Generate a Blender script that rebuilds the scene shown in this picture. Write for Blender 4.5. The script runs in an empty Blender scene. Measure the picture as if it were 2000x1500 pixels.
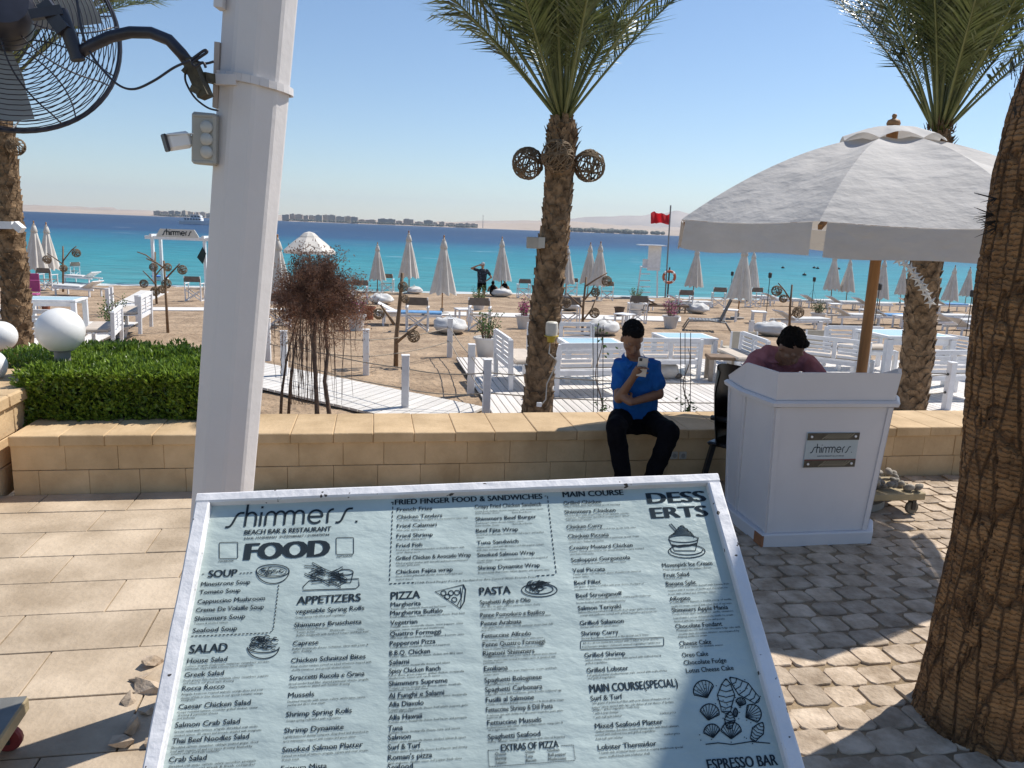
import bpy, bmesh, math, random
from mathutils import Vector, Matrix, noise
R=math.radians; PI=math.pi
random.seed(7)
sc=bpy.context.scene; col=sc.collection
# ------------------------------------------------------------------ camera
FPX=1500.0; EYE=2.0
ROLL=math.atan(0.0377); PITCH=math.atan(303*math.cos(ROLL)/FPX)
_f=Vector((0,math.cos(PITCH),-math.sin(PITCH))); _r0=Vector((1,0,0)); _u0=_r0.cross(_f)
_r=_r0*math.cos(ROLL)+_u0*math.sin(ROLL); _u=-_r0*math.sin(ROLL)+_u0*math.cos(ROLL)
CAM=Vector((0,0,EYE))
cd=bpy.data.cameras.new('camera'); cam=bpy.data.objects.new('camera',cd); col.objects.link(cam)
cam.matrix_world=Matrix(((_r.x,_u.x,-_f.x,0),(_r.y,_u.y,-_f.y,0),(_r.z,_u.z,-_f.z,EYE),(0,0,0,1)))
cd.sensor_fit='HORIZONTAL'; cd.sensor_width=36; cd.lens=36*FPX/2000; cd.clip_start=.05; cd.clip_end=60000
sc.camera=cam
# ------------------------------------------------------------------ light
SUN=Vector((1.28,.85,2.0)).normalized()
w=bpy.data.worlds.new('World'); sc.world=w; w.use_nodes=True
nt=w.node_tree; sky=nt.nodes.new('ShaderNodeTexSky'); sky.sky_type='NISHITA'; sky.sun_disc=False
sky.sun_elevation=math.asin(SUN.z); sky.sun_rotation=math.atan2(SUN.x,SUN.y)
sky.air_density=1.0; sky.dust_density=.15; sky.ozone_density=4.5; sky.altitude=0
bg=nt.nodes['Background']; bg.inputs[1].default_value=.115; nt.links.new(sky.outputs[0],bg.inputs[0])
sd=bpy.data.lights.new('sun','SUN'); sd.energy=5.0; sd.angle=R(.53); sd.color=(1,.95,.87)
so=bpy.data.objects.new('sun',sd); col.objects.link(so); so.rotation_euler=SUN.to_track_quat('Z','Y').to_euler(); so.location=(10,10,20)
sc.view_settings.view_transform='Standard'; sc.view_settings.look='None'; sc.view_settings.exposure=0.2; sc.view_settings.gamma=1
sc.view_settings.use_curve_mapping=False
sc.cycles.use_denoising=True
sc.cycles.max_bounces=8; sc.cycles.transparent_max_bounces=8
# ------------------------------------------------------------------ measuring helpers
def ray(x,y): return _f+_r*((x-1000)/FPX)-_u*((y-750)/FPX)
def atz(x,y,z=0.0):
    d=ray(x,y); return CAM+d*((z-EYE)/d.z)
def atY(x,y,Y):
    d=ray(x,y); return CAM+d*(Y/d.y)
def gz(X,Y):
    s=Y-.18*X
    if s<13.5: return -.6
    if s<41.5: return -.6-.82*(s-13.5)/28
    return -1.42-.03*(s-41.5)
def gnd(x,y):
    z=-.6
    for _ in range(40):
        p=atz(x,y,z); z=.5*z+.5*gz(p.x,p.y)
    return Vector((p.x,p.y,gz(p.x,p.y)))
# ------------------------------------------------------------------ materials
_m={}
def M(name,c,rough=.6,var=.12,scale=6,bump=0,bscale=40,metal=0,rv=0,spec=.5,c2=None,stretch=(1,1,1),transl=0,sheen=0,lo=.35,hi=.65,world=False):
    if name in _m: return _m[name]
    m=bpy.data.materials.new(name); m.use_nodes=True; n=m.node_tree.nodes; L=m.node_tree.links
    b=n['Principled BSDF']; b.inputs['Roughness'].default_value=rough; b.inputs['Metallic'].default_value=metal
    b.inputs['Specular IOR Level'].default_value=spec
    tc=n.new('ShaderNodeTexCoord'); mp=n.new('ShaderNodeMapping'); mp.inputs['Scale'].default_value=stretch
    if world:
        ge=n.new('ShaderNodeNewGeometry'); L.new(ge.outputs['Position'],mp.inputs[0])
    else: L.new(tc.outputs['Object'],mp.inputs[0])
    nz=n.new('ShaderNodeTexNoise'); nz.inputs['Scale'].default_value=scale; nz.inputs['Detail'].default_value=6; nz.inputs['Roughness'].default_value=.6
    L.new(mp.outputs[0],nz.inputs[0])
    rp=n.new('ShaderNodeValToRGB'); rp.color_ramp.elements[0].position=lo; rp.color_ramp.elements[1].position=hi
    a=[max(0,x*(1-var)) for x in c]; d=[min(1,x*(1+var)) for x in (c2 or c)]
    rp.color_ramp.elements[0].color=(*a,1); rp.color_ramp.elements[1].color=(*d,1)
    L.new(nz.outputs[0],rp.inputs[0]); outc=rp.outputs[0]
    if rv:
        oi=n.new('ShaderNodeObjectInfo'); hs=n.new('ShaderNodeHueSaturation')
        mr=n.new('ShaderNodeMapRange'); mr.inputs['To Min'].default_value=1-rv; mr.inputs['To Max'].default_value=1+rv
        L.new(oi.outputs['Random'],mr.inputs[0]); L.new(mr.outputs[0],hs.inputs['Value']); L.new(outc,hs.inputs['Color']); outc=hs.outputs[0]
    L.new(outc,b.inputs['Base Color'])
    if bump:
        n2=n.new('ShaderNodeTexNoise'); n2.inputs['Scale'].default_value=bscale; n2.inputs['Detail'].default_value=5
        L.new(mp.outputs[0],n2.inputs[0]); bp=n.new('ShaderNodeBump'); bp.inputs['Strength'].default_value=bump; bp.inputs['Distance'].default_value=.02
        L.new(n2.outputs[0],bp.inputs['Height']); L.new(bp.outputs[0],b.inputs['Normal'])
    if transl:
        t=n.new('ShaderNodeBsdfTranslucent'); L.new(outc,t.inputs[0]); mx=n.new('ShaderNodeMixShader'); mx.inputs[0].default_value=transl
        L.new(b.outputs[0],mx.inputs[1]); L.new(t.outputs[0],mx.inputs[2]); L.new(mx.outputs[0],n['Material Output'].inputs[0])
    _m[name]=m; return m
# ------------------------------------------------------------------ mesh builder
WM={}
def tag(o,label=None,cat=None,group=None,kind=None):
    if label: o['label']=label
    if cat: o['category']=cat
    if group: o['group']=group
    if kind: o['kind']=kind
    return o
def thing(name,label,cat,loc=(0,0,0),rz=0,group=None):
    o=bpy.data.objects.new(name,None); col.objects.link(o); o.empty_display_size=.1
    o.location=loc; o.rotation_euler=(0,0,rz); WM[o.name]=Matrix.Translation(Vector(loc))@Matrix.Rotation(rz,4,'Z')
    return tag(o,label,cat,group)
class MB:
    def __init__(s): s.v=[]; s.f=[]; s.mi=[]
    def add(s,v,f,T=None,mi=0):
        k=len(s.v)
        s.v.extend([T@Vector(p) for p in v] if T is not None else [Vector(p) for p in v])
        for q in f: s.f.append([i+k for i in q]); s.mi.append(mi)
        return s
    def box(s,c,sz,T=None,b=0,mi=0,rz=0):
        v,f=boxvf(sz,b); m=Matrix.Translation(Vector(c))
        if rz: m=m@Matrix.Rotation(rz,4,'Z')
        return s.add(v,f,(T@m) if T is not None else m,mi)
    def beam(s,a,b,w,h,T=None,up=(0,0,1),mi=0,bv=0):
        a=Vector(a);b=Vector(b);d=b-a;L=d.length;x=d/L;z=Vector(up);y=z.cross(x)
        if y.length<1e-4: y=Vector((0,1,0)).cross(x)
        y.normalize();z=x.cross(y);c=(a+b)/2
        m=Matrix(((x.x,y.x,z.x,c.x),(x.y,y.y,z.y,c.y),(x.z,y.z,z.z,c.z),(0,0,0,1)))
        v,f=boxvf((L,w,h),bv); return s.add(v,f,(T@m) if T is not None else m,mi)
    def tube(s,pts,rad,n=8,T=None,mi=0,cap=True,sq=None):
        pts=[Vector(p) for p in pts]; m=len(pts)
        if not hasattr(rad,'__len__'): rad=[rad]*m
        t0=(pts[1]-pts[0]).normalized(); a=Vector((0,0,1)) if abs(t0.z)<.9 else Vector((1,0,0))
        nx=t0.cross(a).normalized(); v=[];f=[]
        for i,p in enumerate(pts):
            t=(pts[min(i+1,m-1)]-pts[max(i-1,0)]).normalized()
            nx=(nx-t*nx.dot(t)); nx=nx.normalized() if nx.length>1e-6 else t.orthogonal().normalized()
            ny=t.cross(nx)
            for k in range(n):
                an=2*PI*k/n; v.append(p+(nx*math.cos(an)+ny*math.sin(an))*rad[i])
        for i in range(m-1):
            for k in range(n):
                k2=(k+1)%n; f.append([i*n+k,i*n+k2,(i+1)*n+k2,(i+1)*n+k])
        if cap: f.append(list(range(n))[::-1]); f.append([(m-1)*n+k for k in range(n)])
        return s.add(v,f,T,mi)
    def lathe(s,prof,n=24,c=(0,0,0),T=None,mi=0,cap=True):
        v=[];f=[];m=len(prof)
        for r,z in prof:
            for k in range(n):
                a=2*PI*k/n; v.append((c[0]+r*math.cos(a),c[1]+r*math.sin(a),c[2]+z))
        for i in range(m-1):
            for k in range(n):
                k2=(k+1)%n; f.append([i*n+k,i*n+k2,(i+1)*n+k2,(i+1)*n+k])
        if cap: f.append(list(range(n))[::-1]); f.append([(m-1)*n+k for k in range(n)])
        return s.add(v,f,T,mi)
    def ball(s,c,r,T=None,mi=0,nu=16,nv=10):
        if not hasattr(r,'__len__'): r=(r,r,r)
        v=[(c[0],c[1],c[2]-r[2])];f=[]
        for j in range(1,nv):
            ph=-PI/2+PI*j/nv
            for i in range(nu):
                a=2*PI*i/nu; v.append((c[0]+r[0]*math.cos(ph)*math.cos(a),c[1]+r[1]*math.cos(ph)*math.sin(a),c[2]+r[2]*math.sin(ph)))
        v.append((c[0],c[1],c[2]+r[2])); e=len(v)-1
        for i in range(nu):
            i2=(i+1)%nu; f.append([0,1+i2,1+i]); f.append([e,e-nu+i,e-nu+i2])
            for j in range(nv-2): a=1+j*nu; f.append([a+i,a+i2,a+nu+i2,a+nu+i])
        return s.add(v,f,T,mi)
    def ribbon(s,pts,w,T=None,closed=False,mi=0):
        pts=[Vector((p[0],p[1],0)) for p in pts]; n=len(pts); v=[];f=[]
        for i,p in enumerate(pts):
            a=pts[i-1] if (i>0 or closed) else p; b=pts[(i+1)%n] if (i<n-1 or closed) else p
            d=(b-a); d=d.normalized() if d.length>1e-9 else Vector((1,0,0)); q=Vector((-d.y,d.x,0))*w/2
            v+= [p+q,p-q]
        for i in range(n if closed else n-1):
            j=(i+1)%n; f.append([2*i,2*i+1,2*j+1,2*j])
        return s.add(v,f,T,mi)
    def mesh(s,name,mats,smooth=False,T=None):
        me=bpy.data.meshes.new(name)
        me.from_pydata([(T@p) if T is not None else p for p in s.v],[],s.f)
        for m in (mats if isinstance(mats,(list,tuple)) else [mats]): me.materials.append(m)
        if any(s.mi): me.polygons.foreach_set('material_index',s.mi)
        if smooth:
            me.polygons.foreach_set('use_smooth',[True]*len(me.polygons))
            if smooth!=True: me.set_sharp_from_angle(angle=R(smooth))
        me.update(); return me
    def build(s,name,mats,parent=None,smooth=False,world=False):
        T=None
        if world and parent is not None: T=WM[parent.name].inverted()
        return put(name,s.mesh(name,mats,smooth,T),parent)
def put(name,me,parent=None,mw=None):
    o=bpy.data.objects.new(name,me); col.objects.link(o)
    if parent is not None: o.parent=parent
    if mw is not None: o.matrix_local=mw
    WM[o.name]=(WM[parent.name] if parent is not None else Matrix())@(mw if mw is not None else Matrix())
    return o
def boxvf(sz,b=0):
    x,y,z=[q/2 for q in sz]
    if not b:
        v=[(i*x,j*y,k*z) for i in(-1,1) for j in(-1,1) for k in(-1,1)]
        return v,[[0,1,3,2],[4,6,7,5],[0,4,5,1],[2,3,7,6],[0,2,6,4],[1,5,7,3]]
    b=min(b,x*.9,y*.9,z*.9); v=[];ix={}
    for i in(-1,1):
        for j in(-1,1):
            for k in(-1,1):
                for a in range(3):
                    p=[i*(x-b),j*(y-b),k*(z-b)]; p[a]=(i*x,j*y,k*z)[a]; ix[(i,j,k,a)]=len(v); v.append(tuple(p))
    f=[]
    for s in(-1,1):
        q=[(s,-1,-1),(s,1,-1),(s,1,1),(s,-1,1)]; g=[ix[(*t,0)] for t in q]; f.append(g if s>0 else g[::-1])
        q=[(-1,s,-1),(-1,s,1),(1,s,1),(1,s,-1)]; g=[ix[(*t,1)] for t in q]; f.append(g if s>0 else g[::-1])
        q=[(-1,-1,s),(1,-1,s),(1,1,s),(-1,1,s)]; g=[ix[(*t,2)] for t in q]; f.append(g if s>0 else g[::-1])
    for i in(-1,1):
        for j in(-1,1):
            f.append([ix[(i,j,-1,0)],ix[(i,j,1,0)],ix[(i,j,1,1)],ix[(i,j,-1,1)]])
            f.append([ix[(i,-1,j,0)],ix[(i,1,j,0)],ix[(i,1,j,2)],ix[(i,-1,j,2)]])
            f.append([ix[(-1,i,j,1)],ix[(1,i,j,1)],ix[(1,i,j,2)],ix[(-1,i,j,2)]])
            for k in(-1,1): f.append([ix[(i,j,k,0)],ix[(i,j,k,1)],ix[(i,j,k,2)]])
    return v,f
def copytree(o,loc,rz=0,label=None,scale=None):
    c=o.copy(); col.objects.link(c); c.location=loc; c.rotation_euler=(0,0,rz)
    if scale: c.scale=(scale,)*3
    if label: c['label']=label
    for ch in o.children:
        d=ch.copy(); col.objects.link(d); d.parent=c
        for g in ch.children:
            e=g.copy(); col.objects.link(e); e.parent=d
    return c
def fixn(o):
    bm=bmesh.new(); bm.from_mesh(o.data); bmesh.ops.recalc_face_normals(bm,faces=bm.faces); bm.to_mesh(o.data); bm.free(); return o
ORD=['first','second','third','fourth','fifth','sixth','seventh','eighth','ninth','tenth','eleventh','twelfth','thirteenth','fourteenth','fifteenth','sixteenth','seventeenth','eighteenth','nineteenth','twentieth','twenty-first','twenty-second','twenty-third','twenty-fourth','twenty-fifth']
def blob(mb,voxel,sm=3):
    """union of closed shapes as one continuous surface"""
    me=mb.mesh('tmp',[]); o=bpy.data.objects.new('tmp',me); col.objects.link(o); fixn(o)
    r=o.modifiers.new('r','REMESH'); r.mode='VOXEL'; r.voxel_size=voxel; r.use_smooth_shade=True
    if sm:
        s=o.modifiers.new('s','SMOOTH'); s.iterations=sm; s.factor=.5
    dg=bpy.context.evaluated_depsgraph_get(); e=o.evaluated_get(dg); me2=bpy.data.meshes.new_from_object(e)
    bpy.data.objects.remove(o); bpy.data.meshes.remove(me); return me2
# shared materials
WHITE=M('white_paint',(.78,.78,.78),.45,.05,9,.06,30,rv=.03)
WHITEW=M('white_painted_wood',(.76,.76,.77),.55,.07,7,.15,22,stretch=(1,1,1),rv=.05)
BLACKM=M('black_metal',(.018,.018,.02),.4,.3,20)
STONE=M('sandstone',(.47,.325,.175),.85,.12,2.2,.25,35,rv=.05,c2=(.535,.385,.225),world=True)
WOOD=M('teak_wood',(.30,.145,.05),.55,.25,3,.15,30,stretch=(6,6,.7))
DRIFT=M('driftwood',(.19,.12,.07),.8,.3,6,.4,30,rv=.1)
WICK=M('wicker',(.17,.115,.065),.8,.35,20,rv=.15)
CREAM=M('cream_canvas',(.68,.645,.59),.85,.08,4,.15,25,rv=.05,transl=.18)
DARK=M('dark_shape',(.02,.018,.016),.7,.2)
TAUPE=M('taupe_canvas',(.17,.14,.115),.85,.15,8,rv=.12)
GREYF=M('pale_grey_fabric',(.60,.59,.57),.85,.08,4,.2,12)
TERRA=M('terracotta',(.26,.09,.045),.8,.15,8)
GLASSY=M('pale_glass_top',(.42,.60,.66),.08,.05,3,spec=.8)
GREEN=M('leaf_green',(.07,.13,.025),.5,.35,5,transl=.3,rv=.2)
PINK=M('bougainvillea_petal',(.42,.05,.2),.6,.25,9,transl=.3)
BLUEF=M('blue_towel',(.12,.28,.5),.85,.2,6)
# ================================================================== SETTING
SANDM=M('beach_sand',(.30,.205,.128),.95,.2,1.3,.8,9,c2=(.36,.26,.17),world=True)
n_=SANDM.node_tree; 
# finer grains on top of the coarse trodden relief
b_=n_.nodes['Principled BSDF']; bpn=[x for x in n_.nodes if x.type=='BUMP'][0]; bpn.inputs['Distance'].default_value=.09
v_=n_.nodes.new('ShaderNodeTexVoronoi'); v_.inputs['Scale'].default_value=3.2; g_=n_.nodes.new('ShaderNodeNewGeometry'); n_.links.new(g_.outputs['Position'],v_.inputs['Vector'])
b2=n_.nodes.new('ShaderNodeBump'); b2.inputs['Strength'].default_value=.35; b2.inputs['Distance'].default_value=.05
n_.links.new(v_.outputs['Distance'],b2.inputs['Height']); n_.links.new(bpn.outputs[0],b2.inputs['Normal']); n_.links.new(b2.outputs[0],b_.inputs['Normal'])
# wall frame
WE=Vector((.9836,.1803,0)); WN=Vector((.1803,-.9836,0)); W0=Vector((-3.55,5.2,0)); WYAW=math.atan2(WE.y,WE.x)
def wl(t,n,z): return W0+WE*t+WN*n+Vector((0,0,z))     # along, towards viewer, up
WT=Matrix(((WE.x,-WN.x,0,W0.x),(WE.y,-WN.y,0,W0.y),(0,0,1,0),(0,0,0,1)))   # x along wall, y away, z up
def sandgrid():
    mb=MB(); xs=[]; x=-70
    xs=[-400,-200,-120,-80]+[-60+i*2 for i in range(20)]+[-20+i*.28 for i in range(150)]+[22+i*2 for i in range(24)]+[80,120,200,400]
    ts=[.3+i*.22 for i in range(100)]+[22.3+i*.6 for i in range(42)]+[48,52,60]
    v=[];f=[]
    for t in ts:
        for x in xs:
            Y=5.2+.1833*(x+3.55)+t
            z=gz(x,Y)
            if abs(x)<30: z+=.026*noise.noise((x*.9,Y*.9,0))+.022*noise.noise((x*2.6,Y*2.6,4))
            v.append((x,Y,z))
    n=len(xs)
    for j in range(len(ts)-1):
        for i in range(n-1): f.append([j*n+i,j*n+i+1,(j+1)*n+i+1,(j+1)*n+i])
    mb.add(v,f); o=mb.build('beach_sand',SANDM,smooth=True); tag(o,kind='structure'); return o
sandgrid()
# sea
sm=bpy.data.materials.new('sea_water'); sm.use_nodes=True; n=sm.node_tree.nodes; L=sm.node_tree.links; b=n['Principled BSDF']
ge=n.new('ShaderNodeNewGeometry'); sx=n.new('ShaderNodeSeparateXYZ'); L.new(ge.outputs['Position'],sx.inputs[0])
ma=n.new('ShaderNodeMath'); ma.operation='MULTIPLY_ADD'; ma.inputs[1].default_value=-.18; L.new(sx.outputs['X'],ma.inputs[0]); L.new(sx.outputs['Y'],ma.inputs[2])   # offshore distance
mp=n.new('ShaderNodeMapping'); mp.inputs['Scale'].default_value=(.006,.02,1); L.new(ge.outputs['Position'],mp.inputs[0])
nz=n.new('ShaderNodeTexNoise'); nz.inputs['Scale'].default_value=1; nz.inputs['Detail'].default_value=5; L.new(mp.outputs[0],nz.inputs[0])
na=n.new('ShaderNodeMapRange'); na.inputs['From Min'].default_value=.3; na.inputs['From Max'].default_value=.7; na.inputs['To Min'].default_value=.8; na.inputs['To Max'].default_value=1.25; L.new(nz.outputs[0],na.inputs[0])
mu=n.new('ShaderNodeMath'); mu.operation='MULTIPLY'; L.new(ma.outputs[0],mu.inputs[0]); L.new(na.outputs[0],mu.inputs[1])
lg=n.new('ShaderNodeMath'); lg.operation='LOGARITHM'; lg.inputs[1].default_value=10; L.new(mu.outputs[0],lg.inputs[0])
mr=n.new('ShaderNodeMapRange'); mr.inputs['From Min'].default_value=1.56; mr.inputs['From Max'].default_value=3.0; L.new(lg.outputs[0],mr.inputs[0])
rp=n.new('ShaderNodeValToRGB'); e=rp.color_ramp.elements; e[0].position=0; e[0].color=(.10,.19,.175,1); e[1].position=1; e[1].color=(.002,.022,.075,1)
for p,c in ((.05,(.06,.23,.235)),(.16,(.014,.205,.235)),(.33,(.001,.15,.205)),(.46,(.001,.09,.165)),(.55,(.001,.035,.105)),(.70,(.001,.02,.075))):
    q=e.new(p); q.color=(*c,1)
L.new(mr.outputs[0],rp.inputs[0])
# white caps and wavelets: streaky noise
mp2=n.new('ShaderNodeMapping'); mp2.inputs['Scale'].default_value=(.05,.16,1); L.new(ge.outputs['Position'],mp2.inputs[0])
n2=n.new('ShaderNodeTexNoise'); n2.inputs['Scale'].default_value=1; n2.inputs['Detail'].default_value=8; n2.inputs['Roughness'].default_value=.65; L.new(mp2.outputs[0],n2.inputs[0])
r2=n.new('ShaderNodeValToRGB'); r2.color_ramp.elements[0].position=.64; r2.color_ramp.elements[1].position=.73; L.new(n2.outputs[0],r2.inputs[0])
mx=n.new('ShaderNodeMixRGB'); mx.inputs[2].default_value=(.7,.75,.78,1); L.new(r2.outputs[0],mx.inputs[0]); L.new(rp.outputs[0],mx.inputs[1])
mp3=n.new('ShaderNodeMapping'); mp3.inputs['Scale'].default_value=(.35,1.1,1); L.new(ge.outputs['Position'],mp3.inputs[0])
n3=n.new('ShaderNodeTexNoise'); n3.inputs['Scale'].default_value=1; n3.inputs['Detail'].default_value=6; L.new(mp3.outputs[0],n3.inputs[0])
r3=n.new('ShaderNodeMapRange'); r3.inputs['To Min'].default_value=.35; r3.inputs['To Max'].default_value=1.7; L.new(n3.outputs[0],r3.inputs[0])
mm=n.new('ShaderNodeMixRGB'); mm.blend_type='MULTIPLY'; mm.inputs[0].default_value=1; L.new(mx.outputs[0],mm.inputs[1]); L.new(r3.outputs[0],mm.inputs[2])
fo=n.new('ShaderNodeMapRange'); fo.inputs['From Min'].default_value=43.0; fo.inputs['From Max'].default_value=41.3; L.new(ma.outputs[0],fo.inputs[0])
ft=n.new('ShaderNodeMath'); ft.operation='MULTIPLY_ADD'; L.new(fo.outputs[0],ft.inputs[0]); L.new(n3.outputs[0],ft.inputs[1]); ft.inputs[2].default_value=0
fr=n.new('ShaderNodeMapRange'); fr.inputs['From Min'].default_value=.3; fr.inputs['From Max'].default_value=.5; L.new(ft.outputs[0],fr.inputs[0])
fm=n.new('ShaderNodeMixRGB'); fm.inputs[2].default_value=(.6,.62,.6,1); L.new(fr.outputs[0],fm.inputs[0]); L.new(mm.outputs[0],fm.inputs[1])
L.new(fm.outputs[0],b.inputs['Base Color'])
bp=n.new('ShaderNodeBump'); bp.inputs['Strength'].default_value=.7; bp.inputs['Distance'].default_value=.35; L.new(n3.outputs[0],bp.inputs['Height']); L.new(bp.outputs[0],b.inputs['Normal'])
b.inputs['Roughness'].default_value=.35; b.inputs['Specular IOR Level'].default_value=.12
mb=MB(); v=[];f=[]
xs=[-14000,-4000,-1200,-300,-120,-60,-30,0,30,60,120,300,1200,4000,14000]; ts=[36,39,40,41,42,43,45,50,60,80,120,200,400,800,1600,3200,7000,16000]
for t in ts:
    for x in xs: v.append((x,max(t+.18*max(-120,min(120,x)),20),-1.40))
for j in range(len(ts)-1):
    for i in range(len(xs)-1): f.append([j*len(xs)+i,j*len(xs)+i+1,(j+1)*len(xs)+i+1,(j+1)*len(xs)+i])
mb.add(v,f); tag(mb.build('sea',sm),kind='structure')
# plaza bedding and tiles
MORT=M('sandy_mortar',(.26,.19,.115),.95,.25,9,.5,50,world=True)
mb=MB(); p=[wl(-14,0,-.03),wl(20,0,-.03)]; mb.add([(p[0].x,-8,-.03),(p[1].x,-8,-.03),p[1],p[0]],[[0,1,2,3]]); plaza=tag(mb.build('plaza',MORT),kind='structure')
TILE=M('limestone_slab',(.41,.315,.215),.75,.15,2.2,.3,34,rv=.06,c2=(.48,.385,.28),world=True)
COB=M('cobble_stone',(.37,.275,.185),.85,.22,7,.45,45,rv=.18,c2=(.45,.36,.27),world=True)
# slabs: rows parallel to the wall, joints skewed as measured on the pavement
random.seed(3)
rows=[.0,.36,.72,1.10,1.46,1.83,2.20,2.58,2.96,3.34]
def edge_t(nn): # cobble / slab border along the wall axis
    return 1.9+.10*math.sin(nn*3.1)
for i in range(len(rows)-1):
    n0,n1=rows[i]+.004,rows[i+1]-.004
    t=-3.0+(.33 if i%2 else 0)+i*.04
    while t<edge_t(n0)+.2:
        wd=.66+random.uniform(-.05,.05); t1=min(t+wd,edge_t(n0)+.12*random.random())
        if t1-t>.12:
            h=.03; z=random.uniform(-.002,.002); mb=MB(); k=.006
            c=[(t+k,-n1),(t1-.002,-n1),(t1-.002,-n0),(t+k,-n0)]
            v=[(x,y,-.03) for x,y in c]+[(x,y,z-.003) for x,y in c]
            cx=sum(x for x,y in c)/4; cy=sum(y for x,y in c)/4
            v+=[(x+(.002 if x<cx else -.002),y+(.002 if y<cy else -.002),z) for x,y in c]
            f=[[8,9,10,11]]+[[a,(a+1)%4,4+(a+1)%4,4+a] for a in range(4)]+[[4+a,4+(a+1)%4,8+(a+1)%4,8+a] for a in range(4)]
            mb.add(v,f,WT); mb.build('slab',TILE,plaza)
        t+=wd
# cobbles: wavy courses, uneven heights
random.seed(11)
cobs=[]
for j in range(-3,30):
    for i in range(0,44):
        a=i*.176; bq=j*.158
        x=a+.035*math.sin(bq*2.2+1)+.02*math.sin(a*3)+(.075 if j%2 else 0); y=bq+.10*math.sin(a*1.35+.4)+.03*math.sin(a*4)
        sw=.175+random.uniform(-.014,.006); sh=.156+random.uniform(-.014,.006)
        yw=.10*1.35*math.cos(a*1.35+.4)*.8
        tt=1.2+x; nn=.04+y
        if nn<.085 or tt<edge_t(nn)+.10: continue
        p=wl(tt,nn,0)
        if p.y<1.4 or p.x>5.4 or (p.x>2.6 and p.y<3.2): continue
        d=(p-CAM); px=1000+FPX*d.dot(_r)/d.dot(_f); py=750-FPX*d.dot(_u)/d.dot(_f)
        vis=(1390<px<2010 and 920<py<1560)
        cobs.append((not vis,d.length,tt,-nn,sw,sh,yw+random.uniform(-.07,.07)))
cobs.sort()
rest=MB()
for q,(nv,_,tt,y,sw,sh,yw) in enumerate(cobs):
    mb=MB() if q<300 else rest; h=random.uniform(.0,.007); tx,ty=random.uniform(-.03,.03),random.uniform(-.03,.03)
    n8=8; v=[];bot=[];mid=[];top=[]
    for k in range(n8):
        an=[.62,.95,2.19,2.52,3.76,4.09,5.33,5.66][k]; cx,cy=math.cos(an),math.sin(an); e_=(abs(cx)**9+abs(cy)**9)**(-1/9)
        e_*=random.uniform(.91,1.03); x,yy=cx*e_*sw/2,cy*e_*sh/2
        bot.append((x,yy,-.05)); mid.append((x*.99,yy*.99,h-.004+x*tx+yy*ty)); top.append((x*.955,yy*.955,h+x*tx+yy*ty))
    v=bot+mid+top+[(0,0,h+.003)]
    f=[[k,(k+1)%8,8+(k+1)%8,8+k] for k in range(8)]+[[8+k,8+(k+1)%8,16+(k+1)%8,16+k] for k in range(8)]+[[16+k,16+(k+1)%8,24] for k in range(8)]
    T=WT@Matrix.Translation((tt,y,0))@Matrix.Rotation(yw,4,'Z')
    if q<300:
        mb.add(v,f); put('cobble',mb.mesh('cobble',COB,30),plaza,T)
    else: rest.add(v,f,T)
if rest.v: tag(rest.build('cobbles',COB,plaza,30),kind='stuff')
mb=MB(); q=[wl(2.02,3.6,-.006),wl(9,3.6,-.006),wl(9,.0,-.006),wl(2.02,.0,-.006)]; mb.add(q,[[0,1,2,3]]); tag(mb.build('joint_sand',MORT,plaza),kind='stuff')
# broken border stones between slabs and cobbles
random.seed(5)
for k,(px,py) in enumerate(((296,1300),(272,1332),(300,1345),(252,1372),(285,1395),(262,1425),(240,1450),(290,1455))):
    p=atz(px,py); s=random.uniform(.03,.055)
    bm=bmesh.new(); [bm.verts.new(Vector((random.gauss(0,.55),random.gauss(0,.5),random.gauss(0,.32)))*s) for _ in range(16)]; bmesh.ops.convex_hull(bm,input=bm.verts); me=bpy.data.meshes.new('rubble_stone'); bm.to_mesh(me); bm.free(); me.materials.append(COB)
    o=put('rubble_stone',me); o.location=(p.x,p.y,.012); o.rotation_euler=(0,0,random.random()*6)
    tag(o,['flat chip of broken stone farthest up the ragged slab edge','second broken stone down the ragged slab edge','broken stone tucked against the menu board, upper one','thin stone chip beside the board shadow','middle stone of the broken slab edge','broken stone below the middle of the ragged edge','lowest broken stone on the left of the ragged edge','lowest broken stone close to the menu board'][k],'stone','broken stones along the slab edge')
# garden wall of sandstone blocks
gw=thing('garden_wall','low sandstone block wall with rounded coping between plaza and beach','wall',W0)
def wpiece(name,t0,t1,y0,y1,z0,z1,b,parent,m=STONE):
    mb=MB(); mb.box((0,0,0),(t1-t0-.0022,y1-y0,z1-z0-.0022),b=b)
    T=WM[parent.name].inverted()@WT@Matrix.Translation(((t0+t1)/2,(y0+y1)/2,(z0+z1)/2))
    put(name,mb.mesh(name,m,40),parent,T)
random.seed(2)
t=.02
while t<13.5:
    wd=.315+random.uniform(-.02,.02); wpiece('coping',t,t+wd,-.025+random.uniform(-.003,.003),.60,.365,.445+random.uniform(-.003,.003),.006,gw); t+=wd
for z0,z1,off in ((0.182,.363,0),(-.03,.18,.16)):
    t=-off+.02
    while t<13.5:
        wd=.335+random.uniform(-.04,.04); wpiece('block',max(t,.02),t+wd,random.uniform(0,.006),.25,z0,z1,.002,gw); t+=wd
mb=MB(); mb.box((6.8,.42,-.15),(13.6,.33,1.0),WT); mb.build('core',STONE,gw,world=True)
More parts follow.
